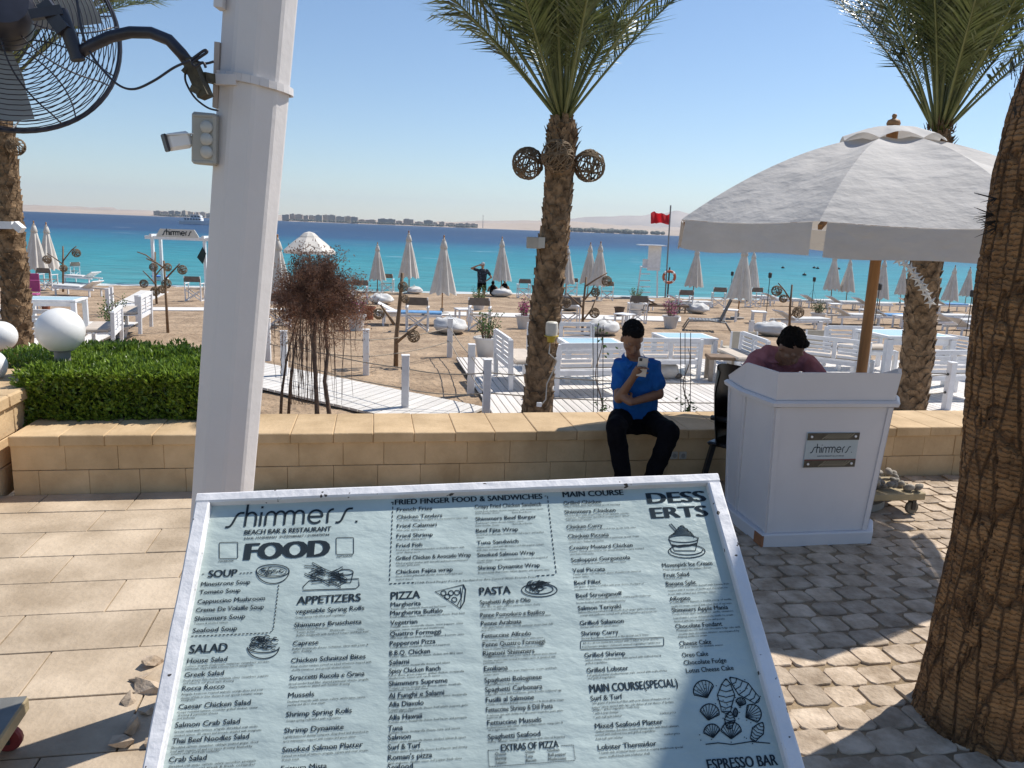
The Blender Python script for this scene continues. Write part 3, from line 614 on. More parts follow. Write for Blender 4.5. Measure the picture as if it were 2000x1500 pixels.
section('pasta_lettering',zB,[(690,604,156,'PASTA',HH,.035)],[(742,657,256,'Spaghetti Aglio e Olio'),(780,720,326,'Penne Pomodoro e Basilico'),(722,765,204,'Penne Arabiata'),(749,826,248,'Fettuccine Alfredo'),(786,868,316,'Penne Quattro Formaggi'),(760,914,260,'Rigatoni Shimmers'),(695,995,120,'Emiliana'),(782,1048,290,'Spaghetti Bolognese'),(785,1096,290,'Spaghetti Carbonara'),(766,1149,244,'Fusilli al Salmone'),(814,1196,338,'Fettuccine Shrimp & Dill Pasta'),(788,1263,274,'Fettuccine Mussels'),(787,1334,266,'Spaghetti Seafood')],
 [(768,680,304,'With olive oil, garlic, parsley, parmesan cheese, cherry'),(682,698,132,'tomatoes, fresh chilli olive'),(796,736,352,'With olive oil, onion, garlic, cherry tomatoes & fresh basil sauce'),(804,782,360,'With garlic, tomato sauce, olive oil, parmesan cheese, basil chilli'),(656,803,70,'and green olives'),(780,849,310,'With cream, chicken and mushroom in white sauce'),(782,892,306,'Penne in creamy sauce of four different kinds of cheese'),(816,930,370,'Chicken breast with cream pesto, spinach, rigatoni pasta, served'),(814,948,366,'zucchini, mushrooms, cooked in tomato sauce, & sprinkled with'),(682,968,100,'parmesan cheese'),(818,1005,370,'Penne with beef bacon, peas, mushroom, cream, and fresh'),(672,1028,74,'tomato sauce'),(732,1075,180,'Spaghetti with bolognese sauce'),(834,1118,386,'Spaghetti cooked with beef bacon, garlic & herbs combined egg'),(842,1168,394,'Chunks of smoked & fresh salmon sauteed & sliced dill in cream'),(842,1222,388,'A delicious dish with shrimp in a dill tomato cream fine pesto white'),(686,1245,76,'mushroom dill'),(842,1283,386,'Steamed mussels with onion, celery, tomato, lemon, orange juice &'),(726,1305,144,'oil in light cream sauce'),(850,1355,392,'Shrimp, calamari, mussels, tomato sauce with olive oil & parsley')])
section('extras_lettering',zB,[(866,1388,290,'EXTRAS OF PIZZA',HH*.72,.035)],[],[])
mb=MB()
for (cx,cy,wd,s) in ((718,1428,58,'Cheese'),(720,1450,58,'Shrimp'),(720,1472,54,'Salami'),(866,1418,48,'Onion'),(862,1440,38,'Tuna'),(872,1461,52,'Bacon'),(984,1409,62,'Chicken'),(1004,1431,90,'Bell pepper'),(1004,1453,90,'Mushrooms')): line(mb,zB,cx,cy,wd,s,.0062,.012,1)
tag(mb.build('extras_list',INK,sheet,world=True),kind='stuff')
section('main_course_lettering',zC,[(270,160,296,'MAIN COURSE',HH*.85,.035),(384,1104,262,'MAIN COURSE',HH*.92,.035),(600,1088,166,'(SPECIAL)',HH*.92,.02)],[(218,203,184,'Grilled Chicken'),(256,245,250,'Shimmers Chicken'),(229,319,176,'Chicken Curry'),(248,364,200,'Chicken Piccata'),(310,418,310,'Creamy Mustard Chicken'),(308,478,290,'Scaloppini Gorgonzola'),(250,532,160,'Veal Piccata'),(244,593,130,'Beef Fillet'),(300,653,226,'Beef Stronganoff'),(302,715,212,'Salmon Teriyaki'),(313,787,216,'Grilled Salamon'),(304,839,182,'Shrimp Curry'),(328,944,200,'Grilled Shrimp'),(341,1017,204,'Grilled Lobster'),(336,1155,156,'Surf & Turf'),(446,1284,334,'Mixed Seafood Platter'),(437,1389,288,'Lobster Thermidor')],
 [(266,218,276,'Grilled chicken fillets with oriental special seasoning'),(290,262,316,'Chicken fillet with mushroom, fresh spinach, onions,'),(292,274,312,'artichoke, mushrooms, spinach in creamy sauce, spices'),(200,288,124,'with parmesan cheese'),(312,332,338,'Tender chicken & pineapple simmered in our special curry sauce'),(322,376,348,'Chicken fillet with fried mushrooms in parmesan special cream'),(238,394,170,'custard sauce, finished with parsley'),(338,436,366,'Tender chicken simmered in our special mustard creamy mustard'),(216,455,116,'sauce, finished with parsley'),(300,498,264,'Tender prime veal stuffed in blue cheese sauce'),(340,547,336,'Tender prime veal, with your choice of mushroom, lemon or'),(212,566,76,'pepper sauce'),(350,607,344,'200 grams of prime beef fillet with your choice of pepper or'),(232,628,104,'mushroom sauce'),(372,667,364,'Tender strips of sauteed beef, cooked in a creamy paprika mushroom'),(310,688,240,'brown finished with fresh cooked parsley'),(388,730,380,'Salmon fillet marinated in homemade, fresh ginger garlic, soy sauce'),(394,745,376,'orange and sunflower served with grilled vegetables and potatoes'),(302,808,186,'Served with butter lemon sauce'),(378,858,330,'Shrimp & potatoes simmered in the special curry sauce'),(410,880,380,'All the above items are served with 2 sides of your choice :'),(410,898,384,'Fried potato wedges / shimmers sauteed vegetables / white rice'),(418,962,376,'Grilled shrimp, mediterranean style, served with seafood rice &'),(286,986,106,'grilled vegetables'),(438,1036,392,'Full grilled lobster mediterranean style, served with seafood rice'),(312,1058,136,'and grilled vegetables'),(458,1172,384,'250 grams of prime beef fillet, with your choice of mushroom or'),(466,1190,402,'pepper sauce, served with two side dishes of our choice of (potato'),(382,1208,230,'wedges / grilled vegetables / herb rice)'),(332,1230,124,'* with 3 large shrimps'),(636,1230,78,'market price'),(342,1249,140,'* with half split lobster'),(488,1308,412,'Grilled shrimps, fish fillet, mediterranean style with fried calamari,'),(428,1328,296,'served with seafood rice and grilled vegetables'),(656,1333,76,'market price'),(350,1354,136,'Add half split lobster'),(506,1412,412,'1 Lunch dish of lobster meat cooked in creamy mushroom special'),(424,1438,248,'sauce, stuffed back into a lobster shell')])
section('desserts_title',zC,[(676,178,280,'DESS',.031,.045),(690,250,272,'ERTS',.031,.045)],[],[])
section('desserts_lettering',zC,[],[(730,505,246,'Movenpick Ice Cream'),(678,556,124,'Fruit Salad'),(700,597,148,'Banana Split'),(694,672,102,'Affogato'),(792,722,276,'Shimmers Apple Mania'),(786,802,230,'Chocolate Fondant'),(769,888,156,'Cheese Cake'),(768,945,128,'Oreo Cake'),(817,980,210,'Chocolate Fudge'),(840,1018,234,'Lotus Cheese Cake')],
 [(730,527,236,'Please ask your waiter for available flavors'),(662,574,90,'Three ice cream'),(780,608,310,'Pineapple ice cream based dessert with banana, fruit'),(782,626,294,'topped with 3 scoops of vanilla and chocolate ice'),(752,645,234,'cream with caramel and chocolate sauce'),(796,684,302,'A coffee based dessert, a double scoop of vanilla'),(800,703,298,'vanilla ice cream, topped with a hot shot of espresso'),(806,741,300,'Cooked fresh apple with butter, vanilla, cinnamon'),(808,760,296,'topped with 1 scoop of homemade vanilla ice cream'),(790,778,248,'finished with little caramel sauce and pecans'),(834,820,314,'Pleasingly smooth and rich chocolate fudge cake with'),(836,838,300,'creamy dark chocolate interior, accompanied by'),(754,856,144,'dripping vanilla ice cream'),(798,905,214,'Ask your waiter for available season')])
section('espresso_lettering',zC,[(998,1472,344,'ESPRESSO BAR',HH*1.12,.035)],[],[])
# heading block, logo, dashes, drawings
mb=MB()
a=bpx(*zA(478,285)); b=bpx(*zA(1100,262)); k=(b[0]-a[0])/8.0
logo(mb,BT@Matrix.Translation((a[0]+.01,a[1],ZT))@Matrix.Diagonal((k,k*1.02,1,1)),.15)
for (cx,cy,wd,s,h,bo) in ((809,301,434,'BEACH BAR & RESTAURANT',.0125,.03),(804,331,428,'SAHL HASHEESH  01020280467 / 0100470744',.0058,.006),(806,398,412,'FOOD',.043,.07),(498,455,76,'FACEBOOK',.004,.006),(1095,431,78,'INSTAGRAM',.004,.006)): line(mb,zA,cx,cy,wd,s,h,bo,3)
mb.build('title_lettering',INK,sheet,world=True)
IW=.0022
def U(z,x,y): return bpx(*z(x,y))
DT_=BT@Matrix.Translation((0,0,ZT))
art=MB()
def poly(z,pts,w_=IW,closed=False): art.ribbon([U(z,*p) for p in pts],w_,DT_,closed)
def dashes(z,p0,p1,n,w_=IW):
    a=Vector(U(z,*p0));b=Vector(U(z,*p1))
    for i in range(n): art.ribbon([a+(b-a)*(i/n),a+(b-a)*((i+.62)/n)],w_,DT_)
def finish(name,kind=None):
    global art
    tag(art.build(name,INK,sheet,world=True),kind=kind); art=MB()
dashes(zA,(375,522),(390,521),1);dashes(zA,(565,517),(635,514),4);dashes(zA,(762,575),(735,800),12);dashes(zA,(735,800),(715,820),2);dashes(zA,(320,835),(715,818),20)
dashes(zB,(175,160),(157,565),18);dashes(zB,(157,570),(290,563),6);dashes(zB,(955,128),(1000,525),18);dashes(zB,(900,530),(1000,524),4);dashes(zB,(165,160),(185,158),1);dashes(zB,(940,128),(955,126),1)
dashes(zB,(655,1412),(712,1408),5,.0014);dashes(zB,(1025,1388),(1085,1384),5,.0014);dashes(zB,(655,1412),(660,1495),8,.0014);dashes(zB,(1085,1384),(1096,1460),8,.0014);dashes(zB,(660,1495),(1096,1462),34,.0014)
finish('dashed_borders','stuff')
def rrect(z,x0,y0,x1,y1,tilt,w_,r=6): 
    P=[]
    for cx,cy,a0 in ((x1-r,y1-r,0),(x0+r,y1-r,90),(x0+r,y0+r,180),(x1-r,y0+r,270)):
        P+=[(cx+r*math.cos(R(a0+t)),cy+r*math.sin(R(a0+t))-tilt*(cx-x0)) for t in (0,30,60,90)]
    poly(z,P,w_,True)
rrect(zA,462,362,555,444,.02,.0016);finish('outline_box');rrect(zA,1052,338,1140,422,.02,.0016);finish('outline_box');rrect(zC,210,880,616,922,.045,.0014);finish('outline_box')
# soup bowl
E_=lambda cx,cy,rx,ry,a0=0,a1=360,n=22: arc(cx,cy,rx,ry,a0,a1,n)
poly(zA,E_(732,505,83,32));poly(zA,E_(732,505,83,64,0,180));poly(zA,E_(732,507,70,23),.0014)
random.seed(8)
for k in range(12): poly(zA,E_(732+random.uniform(-50,50),505+random.uniform(-13,13),random.uniform(8,18),random.uniform(5,9),0,300,8),.0014)
finish('soup_bowl_drawing')
poly(zA,E_(684,890,80,28,20,160));poly(zA,E_(684,890,80,58,0,180));
for k in range(26): poly(zA,E_(684+random.uniform(-62,62),868+random.uniform(-24,28),random.uniform(9,22),random.uniform(6,14),random.uniform(0,90),330,8),.0018)
finish('salad_bowl_drawing')
poly(zA,[(885,585),(915,555),(1165,545),(1168,580),(1150,595),(885,603)],IW,True)
for k in range(30):
    x=random.uniform(905,1085);y=random.uniform(480,570);a=random.uniform(-.6,.6);l=random.uniform(40,75)
    c,s=math.cos(a)*l/2,math.sin(a)*l/2; poly(zA,[(x-c,y-s-5),(x+c,y+s-5),(x+c,y+s+6),(x-c,y-s+6)],.0015,True)
poly(zA,E_(1100,512,38,14));poly(zA,[(1062,515),(1075,565),(1125,565),(1138,515)])
finish('fries_drawing')
poly(zB,[(388,610),(530,575),(515,695)],.0028,True);poly(zB,[(530,575),(542,600),(535,660),(515,695)],.0028);poly(zB,[(515,590),(520,640),(500,680)])
for c in ((430,617),(468,617),(498,615),(485,650),(450,635)): poly(zB,E_(c[0],c[1],13,12,0,360,12),.0022)
finish('pizza_slice_drawing')
poly(zB,E_(914,602,90,34));poly(zB,E_(914,598,70,24))
for k in range(30): poly(zB,E_(910+random.uniform(-40,40),588+random.uniform(-24,18),random.uniform(14,34),random.uniform(6,16),random.uniform(0,180),random.uniform(220,360),9),.0017)
finish('pasta_plate_drawing')
poly(zC,E_(728,443,90,32));poly(zC,E_(728,436,78,24,-10,190));poly(zC,[(640,385),(668,440),(770,440),(785,375)]);poly(zC,E_(712,382,72,17));poly(zC,[(655,412),(690,420),(740,414),(778,405)],.005)
for k in range(8): poly(zC,E_(705+random.uniform(-4,4),372-k*7,62-k*7.4,13-k,160,380,12),.002)
poly(zC,[(642,312),(672,345),(680,340),(652,308)],IW,True)
finish('ice_cream_cup_drawing')
def shell(cx,cy,r,a):
    P=[]
    for t in range(-80,81,10):
        an=R(a+t); q=r*(1+.05*math.cos(t*.6)); P.append((cx+q*math.sin(an),cy-q*math.cos(an)))
    o=(cx-r*.55*math.sin(R(a)),cy+r*.55*math.cos(R(a))); poly(zC,[o]+P+[o],.0024)
    for p in P[1:-1:2]: poly(zC,[o,p],.0014)
shell(815,1130,55,-25);shell(838,1240,50,10);shell(852,1330,42,-10);shell(990,1185,26,15);shell(945,1330,52,0);shell(1040,1240,50,60)
for cx,cy,r,l,a in ((920,1145,42,100,0),(1005,1115,36,110,-50),(1075,1320,30,60,30),(938,1265,26,50,5),(966,1228,12,26,0)):
    P=[];Q=[]
    ca,sa=math.cos(R(a)),math.sin(R(a)); f_=lambda x,y:(cx+x*ca-y*sa,cy+x*sa+y*ca)
    for i in range(7):
        t=i/6; wd=r*(math.sin(PI*min(1,t*1.15+.02)*.8)); P.append(f_(-wd*(.9+.12*(i%2)),-l*.8+l*1.6*t)); Q.append(f_(wd*(.9+.12*(i%2)),-l*.8+l*1.6*t))
        poly(zC,[P[-1],f_(0,-l*.8+l*1.6*t+r*.25),Q[-1]],.0018)
    poly(zC,P+Q[::-1],.0022,True)
for k in range(60):
    x=random.uniform(755,1085);y=random.uniform(1060,1390); poly(zC,[(x,y),(x+5,y)],.0018)
poly(zC,[(820,1385),(880,1378),(950,1386),(1040,1372),(1135,1380)],.002);finish('seashells_drawing')
# ---- host stand (kiosk)
KW=M('kiosk_white',(.62,.61,.63),.45,.04,1.5,.06,20)
K0=Vector((2.05,4.95,0)); KT=Matrix.Identity(4)
ks=thing('host_stand','white panelled host stand flaring towards the top with a name plaque','host stand',(2.05,5.1,0))
KL=((.0,((1.72,4.80),(2.43,4.93),(2.52,5.12),(2.50,5.45),(1.62,5.42),(1.64,5.25))),
    (.96,((1.672,4.745),(2.475,4.875),(2.57,5.08),(2.55,5.50),(1.56,5.42),(1.575,5.10))),
    (1.18,((1.665,4.735),(2.505,4.88),(2.60,5.08),(2.58,5.50),(1.55,5.42),(1.565,5.08))))
def kpoly(g,z):   # footprint: front edge, chamfered left side, open towards the wall
    q=(KL[0],KL[1]) if z<=.96 else (KL[1],KL[2]); t=(z-q[0][0])/(q[1][0]-q[0][0]); out=[]
    for a,b in zip(q[0][1],q[1][1]):
        x=a[0]+(b[0]-a[0])*t; y=a[1]+(b[1]-a[1])*t; d=Vector((x-2.05,y-5.15,0)); d=d.normalized()*g*1.15; out.append((x+d.x,y+d.y,z))
    return out
def kloft(levels,name,m,cap=True):
    mb=MB(); v=[];f=[]
    for g,z in levels: v+=kpoly(g,z)
    n=6
    for i in range(len(levels)-1):
        for k in range(n): f.append([i*n+k,i*n+(k+1)%n,(i+1)*n+(k+1)%n,(i+1)*n+k])
    if cap: f.append(list(range(n))[::-1]); f.append([(len(levels)-1)*n+k for k in range(n)])
    mb.add(v,f,KT); return fixn(mb.build(name,m,ks,world=True))
kloft([(.04,0),(.04,.082),(.034,.09),(.02,.092)],'plinth',KW)
kloft([(.0,.093),(.0,.955)],'body',KW)
kloft([(.004,.9565),(.030,.962),(.034,.985),(.016,1.0)],'ledge',KW)
lo=kpoly(.002,1.001); hi=kpoly(.002,1.18)
for k in range(6):
    k2=(k+1)%6
    if k==3: continue
    a,b,c,d=[Vector(x) for x in (lo[k],lo[k2],hi[k2],hi[k])]
    nrm=(b-a).cross(d-a).normalized()*.02
    if k==2: c.z-=.15
    if k==4: d.z-=.15
    mb=MB(); mb.add([a,b,c,d,a-nrm,b-nrm,c-nrm,d-nrm],[[0,1,2,3],[7,6,5,4],[0,4,5,1],[1,5,6,2],[2,6,7,3],[3,7,4,0]],KT); mb.build('parapet_panel',KW,ks,world=True)
lo=kpoly(0.0,.093); hi=kpoly(0,.955)
for k in range(6):
    for kk in ((k+1)%6,(k-1)%6):
        a=Vector(lo[k]);b=Vector(hi[k]); e=(Vector(lo[kk])-a).normalized(); nn=Vector((e.y,-e.x,0)); nn=nn if nn.dot(a-Vector((2.05,5.15,.09)))>0 else -nn
        mb=MB(); mb.beam(a+e*.018+nn*.003,b+e*.018+nn*.003,.032,.010,up=nn); mb.build('corner_trim',KW,ks,world=True)
q=kpoly(.042,.045); a=Vector(q[0]); e=(Vector(q[5])-a).normalized(); mb=MB(); mb.beam(a-e*.004,a+e*.10,.014,.074); mb.build('bare_corner',M('bare_plywood',(.30,.13,.06),.7,.2),ks,world=True)
# plaque
def kf(u,z):
    t=(z-.093)/(.955-.093); a=Vector(lo[0]).lerp(Vector(hi[0]),t); b=Vector(lo[1]).lerp(Vector(hi[1]),t); return a.lerp(b,u)
px_=(Vector(lo[1])-Vector(lo[0])).normalized(); n_=px_.cross(Vector(hi[0])-Vector(lo[0])).normalized(); py_=n_.cross(px_).normalized()
P0=kf(.285,.555)
KP=Matrix(((px_.x,py_.x,n_.x,P0.x),(px_.y,py_.y,n_.y,P0.y),(px_.z,py_.z,n_.z,P0.z),(0,0,0,1)))
PLQ=M('plaque_pale',(.40,.47,.50),.35,.06); PLD=M('plaque_dark_wave',(.05,.045,.035),.4,.3,20); PLR=M('plaque_red',(.16,.03,.035),.5,.1)
mb=MB(); mb.box((.18,.115,.006),(.37,.24,.010),KP,b=.002); pq=mb.build('plaque',PLQ,ks,world=True)
for yy in (.208,.022):
    mb=MB(); mb.box((.18,yy,.013),(.366,.048,.003),KP); mb.build('plaque_band',PLD,pq,world=True)
    mb=MB()
    for k in range(9):
        x=.12+k*.022; mb.ribbon([(x+.012*i-.02,yy-.018+.036*i/4+.002*math.sin(i*2)) for i in range(5)],.0035,KP@Matrix.Translation((0,0,.0152)))
    tag(mb.build('wave_lines',M('plaque_gold',(.35,.33,.24),.4,.1),pq,world=True),kind='stuff')
    for xx in (.025,.335):
        mb=MB(); mb.lathe([(.008,0),(.008,.004),(.003,.006)],10,(xx,yy,.0145),KP); mb.build('screw',WHITE,pq,world=True)
mb=MB(); mb.box((.18,.049,.0125),(.366,.007,.002),KP); mb.build('red_line',PLR,pq,world=True)
mb=MB(); logo(mb,KP@Matrix.Translation((.035,.098,.0118))@Matrix.Diagonal((.0345,.038,1,1)),.17)
v,f=textmesh('RESTAURANT & LOUNGE',.01,1); x1=max(p.x for p in v); mb.add(v,f,KP@Matrix.Translation((.085,.070,.0118))@Matrix.Diagonal((.19/x1,.013,1,1))); mb.build('plaque_lettering',INK,pq,world=True)
# ---- patio umbrella over the host stand
UM=M('umbrella_canvas',(.60,.58,.555),.85,.06,3,.9,7,transl=.22,stretch=(1,1,2))
UC=Vector((2.66,5.78,0)); RU=1.52; A0=R(188)
um=thing('patio_umbrella','large open off-white canvas umbrella on a wooden pole over the host stand','umbrella',UC)
mb=MB(); mb.tube([(0,0,0),(0,0,2.80)],.039,16); mb.build('pole',WOOD,um,30)
mb=MB(); mb.lathe([(.0,0),(.28,0),(.28,.06),(.07,.09),(.07,.22),(.05,.22)],28); mb.build('base',M('concrete_base',(.3,.28,.25),.9,.1),um,30)
def can(rr,a):     # canopy height with sag between ribs
    q=rr/RU; ph=((a-A0)/(PI/4))%1; sag=math.sin(PI*ph)
    z=2.11+.64*(1-q**1.75)-.035*sag*math.sin(PI*min(1,q))-.02*sag*q**4
    return z
def canr(rr,a):
    ph=((a-A0)/(PI/4))%1-.5; return rr*math.cos(PI/8)/math.cos(ph*PI/4)*1.0+rr*(1-math.cos(PI/8))*0+rr*.05*0
for g in range(8):
    mb=MB(); v=[];f=[];na,nr=14,22
    for j in range(nr+1):
        rr=.22+(RU-.22)*j/nr
        for i in range(na+1):
            a=A0+PI/4*(g+i/na); ph=i/na-.5; r2=rr*math.cos(PI/8)/math.cos(ph*PI/4)
            z=can(rr,A0+PI/4*(g+min(.9999,i/na)))
            wr=.034*noise.noise((r2*math.cos(a)*2.2,r2*math.sin(a)*2.2,g))+.020*noise.noise((r2*math.cos(a)*7,r2*math.sin(a)*3,3))
            e_=math.sin(PI*i/na)*math.sin(PI*min(1,j/nr+.02)); v.append((r2*math.cos(a),r2*math.sin(a),z+wr*e_))
    for j in range(nr):
        for i in range(na): k=j*(na+1)+i; f.append([k,k+1,k+na+2,k+na+1])
    mb.add(v,f); o=mb.build('canopy_panel',UM,um,True); fixn(o)
    # valance
    mb=MB(); v=[];f=[]
    for i in range(na+1):
        u=.035+.93*i/na; a=A0+PI/4*(g+u); ph=u-.5; r2=RU*math.cos(PI/8)/math.cos(ph*PI/4); zt=can(RU,a)
        fl=.018*math.sin(u*11+g*2)+.03; dr=.19+.012*math.sin(u*7+g)
        ends=.05*max(0,1-min(u,1-u)/.12)
        for q in range(5): v.append(((r2+.003+fl*q/4*.5)*math.cos(a),(r2+.003+fl*q/4*.5)*math.sin(a),zt-.002-(dr-ends*0)*q/4))
    for i in range(na):
        for q in range(4): k=i*5+q; f.append([k,k+1,k+6,k+5])
    mb.add(v,f); mb.build('valance',UM,um,True)
    a=A0+PI/4*g
    mb=MB(); mb.beam((.06*math.cos(a),.06*math.sin(a),2.66),(RU*.985*math.cos(a),RU*.985*math.sin(a),2.075),.022,.03); mb.build('rib',WOOD,um)
    mb=MB(); mb.beam((.06*math.cos(a),.06*math.sin(a),2.02),(.72*math.cos(a),.72*math.sin(a),2.42),.018,.035); mb.build('strut',WOOD,um)
mb=MB(); v=[(0,0,2.83)];f=[];n=48
for k in range(n):
    a=A0+2*PI*k/n; ph=(k/6)%1; sc_=abs(math.sin(PI*ph)); v.append((.17*math.cos(a),.17*math.sin(a),2.80+.004*sc_))
for k in range(n):
    a=A0+2*PI*k/n; ph=(k/6)%1; sc_=abs(math.sin(PI*ph)); r2=.36-.03*sc_; v.append((r2*math.cos(a),r2*math.sin(a),2.705+.045*sc_))
for k in range(n): k2=(k+1)%n; f.append([0,1+k,1+k2]); f.append([1+k,1+n+k,1+n+k2,1+k2])
mb.add(v,f); mb.build('vent_cap',UM,um,True)
mb=MB(); mb.lathe([(.02,2.815),(.042,2.822),(.048,2.84),(.04,2.862),(.016,2.872),(.013,2.88),(.018,2.892),(.012,2.905),(.0,2.907)],18); mb.build('finial',WOOD,um,True)
mb=MB(); mb.lathe([(.045,1.98),(.075,1.99),(.075,2.04),(.045,2.05)],18); mb.build('hub',WOOD,um,30)
# ---- black plastic chair behind the stand
PLB=M('black_plastic',(.014,.014,.016),.38,.2)
ch=thing('plastic_chair','black moulded plastic chair behind the host stand','chair',(1.85,5.78,0),R(48))
mb=MB(); v=[];f=[]
for j in range(13):
    t=j/12; z=.42+.60*t; wd=.250+.03*math.sin(PI*t)-.10*max(0,t-.75)*2.2; 
    for i in range(13):
        u=-1+i/6; x=u*wd; y=.20*(1-abs(u)**2.2)*-1*0+.22+.06*t-.10*u*u; v.append((x,y,z-.03*u*u*t))
for j in range(12):
    for i in range(12): k=j*13+i; f.append([k,k+1,k+14,k+13])
v2=[(x,y+.012,z) for x,y,z in v]; f2=[[q+169 for q in g][::-1] for g in f]; mb.add(v+v2,f+f2); mb.build('backrest',PLB,ch,True)
mb=MB(); mb.box((0,0,.43),(.46,.46,.03),b=.012); mb.build('seat',PLB,ch)
for sx_ in (-1,1):
    for sy_ in (-1,1):
        mb=MB(); mb.beam((sx_*.19,sy_*.19,.43),(sx_*.25,sy_*.25,0),.045,.035); mb.build('leg',PLB,ch)
    mb=MB(); mb.tube([(sx_*.24,.2,.64),(sx_*.27,.0,.65),(sx_*.27,-.17,.64),(sx_*.255,-.2,.55),(sx_*.24,-.19,.43)],.02,8); mb.build('armrest',PLB,ch,True)
# ---- near palm trunk on the right edge
NP=M('near_palm_bark',(.165,.082,.032),.9,.35,4,.6,30,c2=(.26,.145,.062),stretch=(1,1,2.2),lo=.3,hi=.7)
n=NP.node_tree.nodes; L=NP.node_tree.links; b=n['Principled BSDF']; src=b.inputs['Base Color'].links[0].from_socket; nrm0=b.inputs['Normal'].links[0].from_socket
tc=n.new('ShaderNodeTexCoord'); mp=n.new('ShaderNodeMapping'); mp.inputs['Scale'].default_value=(1,1,.22); L.new(tc.outputs['Object'],mp.inputs[0])
vo=n.new('ShaderNodeTexVoronoi'); vo.feature='DISTANCE_TO_EDGE'; vo.inputs['Scale'].default_value=15; L.new(mp.outputs[0],vo.inputs['Vector'])
r1=n.new('ShaderNodeMapRange'); r1.inputs['From Max'].default_value=.09; L.new(vo.outputs['Distance'],r1.inputs[0])
wv=n.new('ShaderNodeTexWave'); wv.bands_direction='Z'; wv.inputs['Scale'].default_value=15; wv.inputs['Distortion'].default_value=4; wv.inputs['Detail'].default_value=4; wv.inputs['Detail Scale'].default_value=2.5; L.new(tc.outputs['Object'],wv.inputs['Vector'])
r2=n.new('ShaderNodeMapRange'); r2.inputs['From Min'].default_value=.02; r2.inputs['From Max'].default_value=.30; r2.inputs['To Min'].default_value=.6; L.new(wv.outputs['Fac'],r2.inputs[0])
mn=n.new('ShaderNodeMath'); mn.operation='MULTIPLY'; L.new(r1.outputs[0],mn.inputs[0]); L.new(r2.outputs[0],mn.inputs[1])
mx=n.new('ShaderNodeMixRGB'); mx.inputs[1].default_value=(.085,.042,.016,1); L.new(mn.outputs[0],mx.inputs[0]); L.new(src,mx.inputs[2]); L.new(mx.outputs[0],b.inputs['Base Color'])
bp=n.new('ShaderNodeBump'); bp.inputs['Strength'].default_value=.9; bp.inputs['Distance'].default_value=.02; L.new(mn.outputs[0],bp.inputs['Height']); L.new(nrm0,bp.inputs['Normal']); L.new(bp.outputs[0],b.inputs['Normal'])
npo=thing('palm_tree','thick close palm trunk with cracked brown bark at the right edge','palm tree',(2.10,2.98,0))
def barkd(a,z,r_):
    ring=abs(((z*21+1.1*noise.noise((math.cos(a)*2,math.sin(a)*2,z*3))+.6*noise.noise((math.cos(a)*7,math.sin(a)*7,z*5)))%1)-.5)*2
    vv=noise.noise((math.cos(a)*15,math.sin(a)*15,z*2.2)); w2=noise.noise((math.cos(a)*26,math.sin(a)*26,z*5))
    crack=max(0,1-abs(vv)*9)*1.0+max(0,1-abs(w2)*7)*.5
    rg=max(0,1-(1-ring)*4.5)
    return -.009*rg-.010*min(1.3,crack)+.006*noise.noise((math.cos(a)*5,math.sin(a)*5,z*9))
mb=MB(); v=[];f=[];nz_,na=360,260
for j in range(nz_+1):
    z=-.02+3.4*j/nz_
    r_=.262+.03*math.exp(-max(0,z)/.12)+.022*math.exp(-((z-2.2)/.5)**2)+.010*math.sin(z*5)
    cx=.0+.02*math.sin(z*2.2)+(.16*max(0,z-2.3)**1.3 if z>2.3 else 0)
    for k in range(na):
        a=2*PI*k/na; rr=r_+barkd(a,z,r_); v.append((cx+rr*math.cos(a),rr*math.sin(a),z))
for j in range(nz_):
    for k in range(na): f.append([j*na+k,j*na+(k+1)%na,(j+1)*na+(k+1)%na,(j+1)*na+k])
mb.add(v,f); mb.build('trunk',NP,npo,True)
mb=MB(); mb.tube([(.17,0,3.33),(.55,.02,4.1),(1.4,.02,5.6),(2.8,.05,7.6),(4.6,.05,9.8)],[.268,.24,.23,.21,.19],24); mb.build('upper_trunk',NP,npo,True)  # unseen length, bent right and drawn out to steer its shadow off the menu board
mb=MB(); random.seed(4)
for (px,py) in ((1938,388),(1932,420),(1936,432),(1940,445)):
    p=atY(px+8,py,2.98)
    for k in range(7): mb.tube([p,p+Vector((-random.uniform(.02,.08),random.uniform(-.03,.03),random.uniform(-.04,.035)))],[.003,.0006],4)
for k in range(14):
    p=atY(1975+random.uniform(0,25),170+random.uniform(-40,60),2.9); mb.tube([p,p+Vector((-random.uniform(.0,.035),0,random.uniform(.03,.10)))],[.002,.0005],4)
tag(mb.build('bark_fibres',DARK,npo,world=True),kind='stuff')
# ---- dollies
def dolly(name,label,loc,rz,stones,w_=.5,d_=.36):
    t=thing(name,label,'dolly',loc,rz); mb=MB(); mb.box((0,0,.155),(w_,d_,.055),b=.006); mb.build('platform',M('dolly_wood',(.33,.26,.15),.75,.2,5,.2),t)
    for sx_ in(-1,1):
        for sy_ in(-1,1):
            mb=MB(); x,y=sx_*(w_/2-.06),sy_*(d_/2-.06); mb.lathe([(.012,-.016),(.045,-.016),(.052,-.008),(.052,.008),(.045,.016),(.012,.016)],16,T=Matrix.Translation((x,y,.052))@Matrix.Rotation(PI/2,4,'X')); wh=mb.build('wheel',M('caster_red' if not stones else 'caster_grey',(.22,.03,.03) if not stones else (.14,.12,.09),.5,.2),t,30)
            mb=MB(); mb.box((x,y+.024,.085),(.03,.006,.09)); mb.box((x,y-.024,.085),(.03,.006,.09)); mb.box((x,y,.125),(.05,.05,.008)); mb.build('fork',BLACKM,t)
    return t
d1=dolly('plant_dolly','wooden dolly with grey top and red casters at the lower left corner',(-2.05,2.36,0),R(12),False,.60,.42)
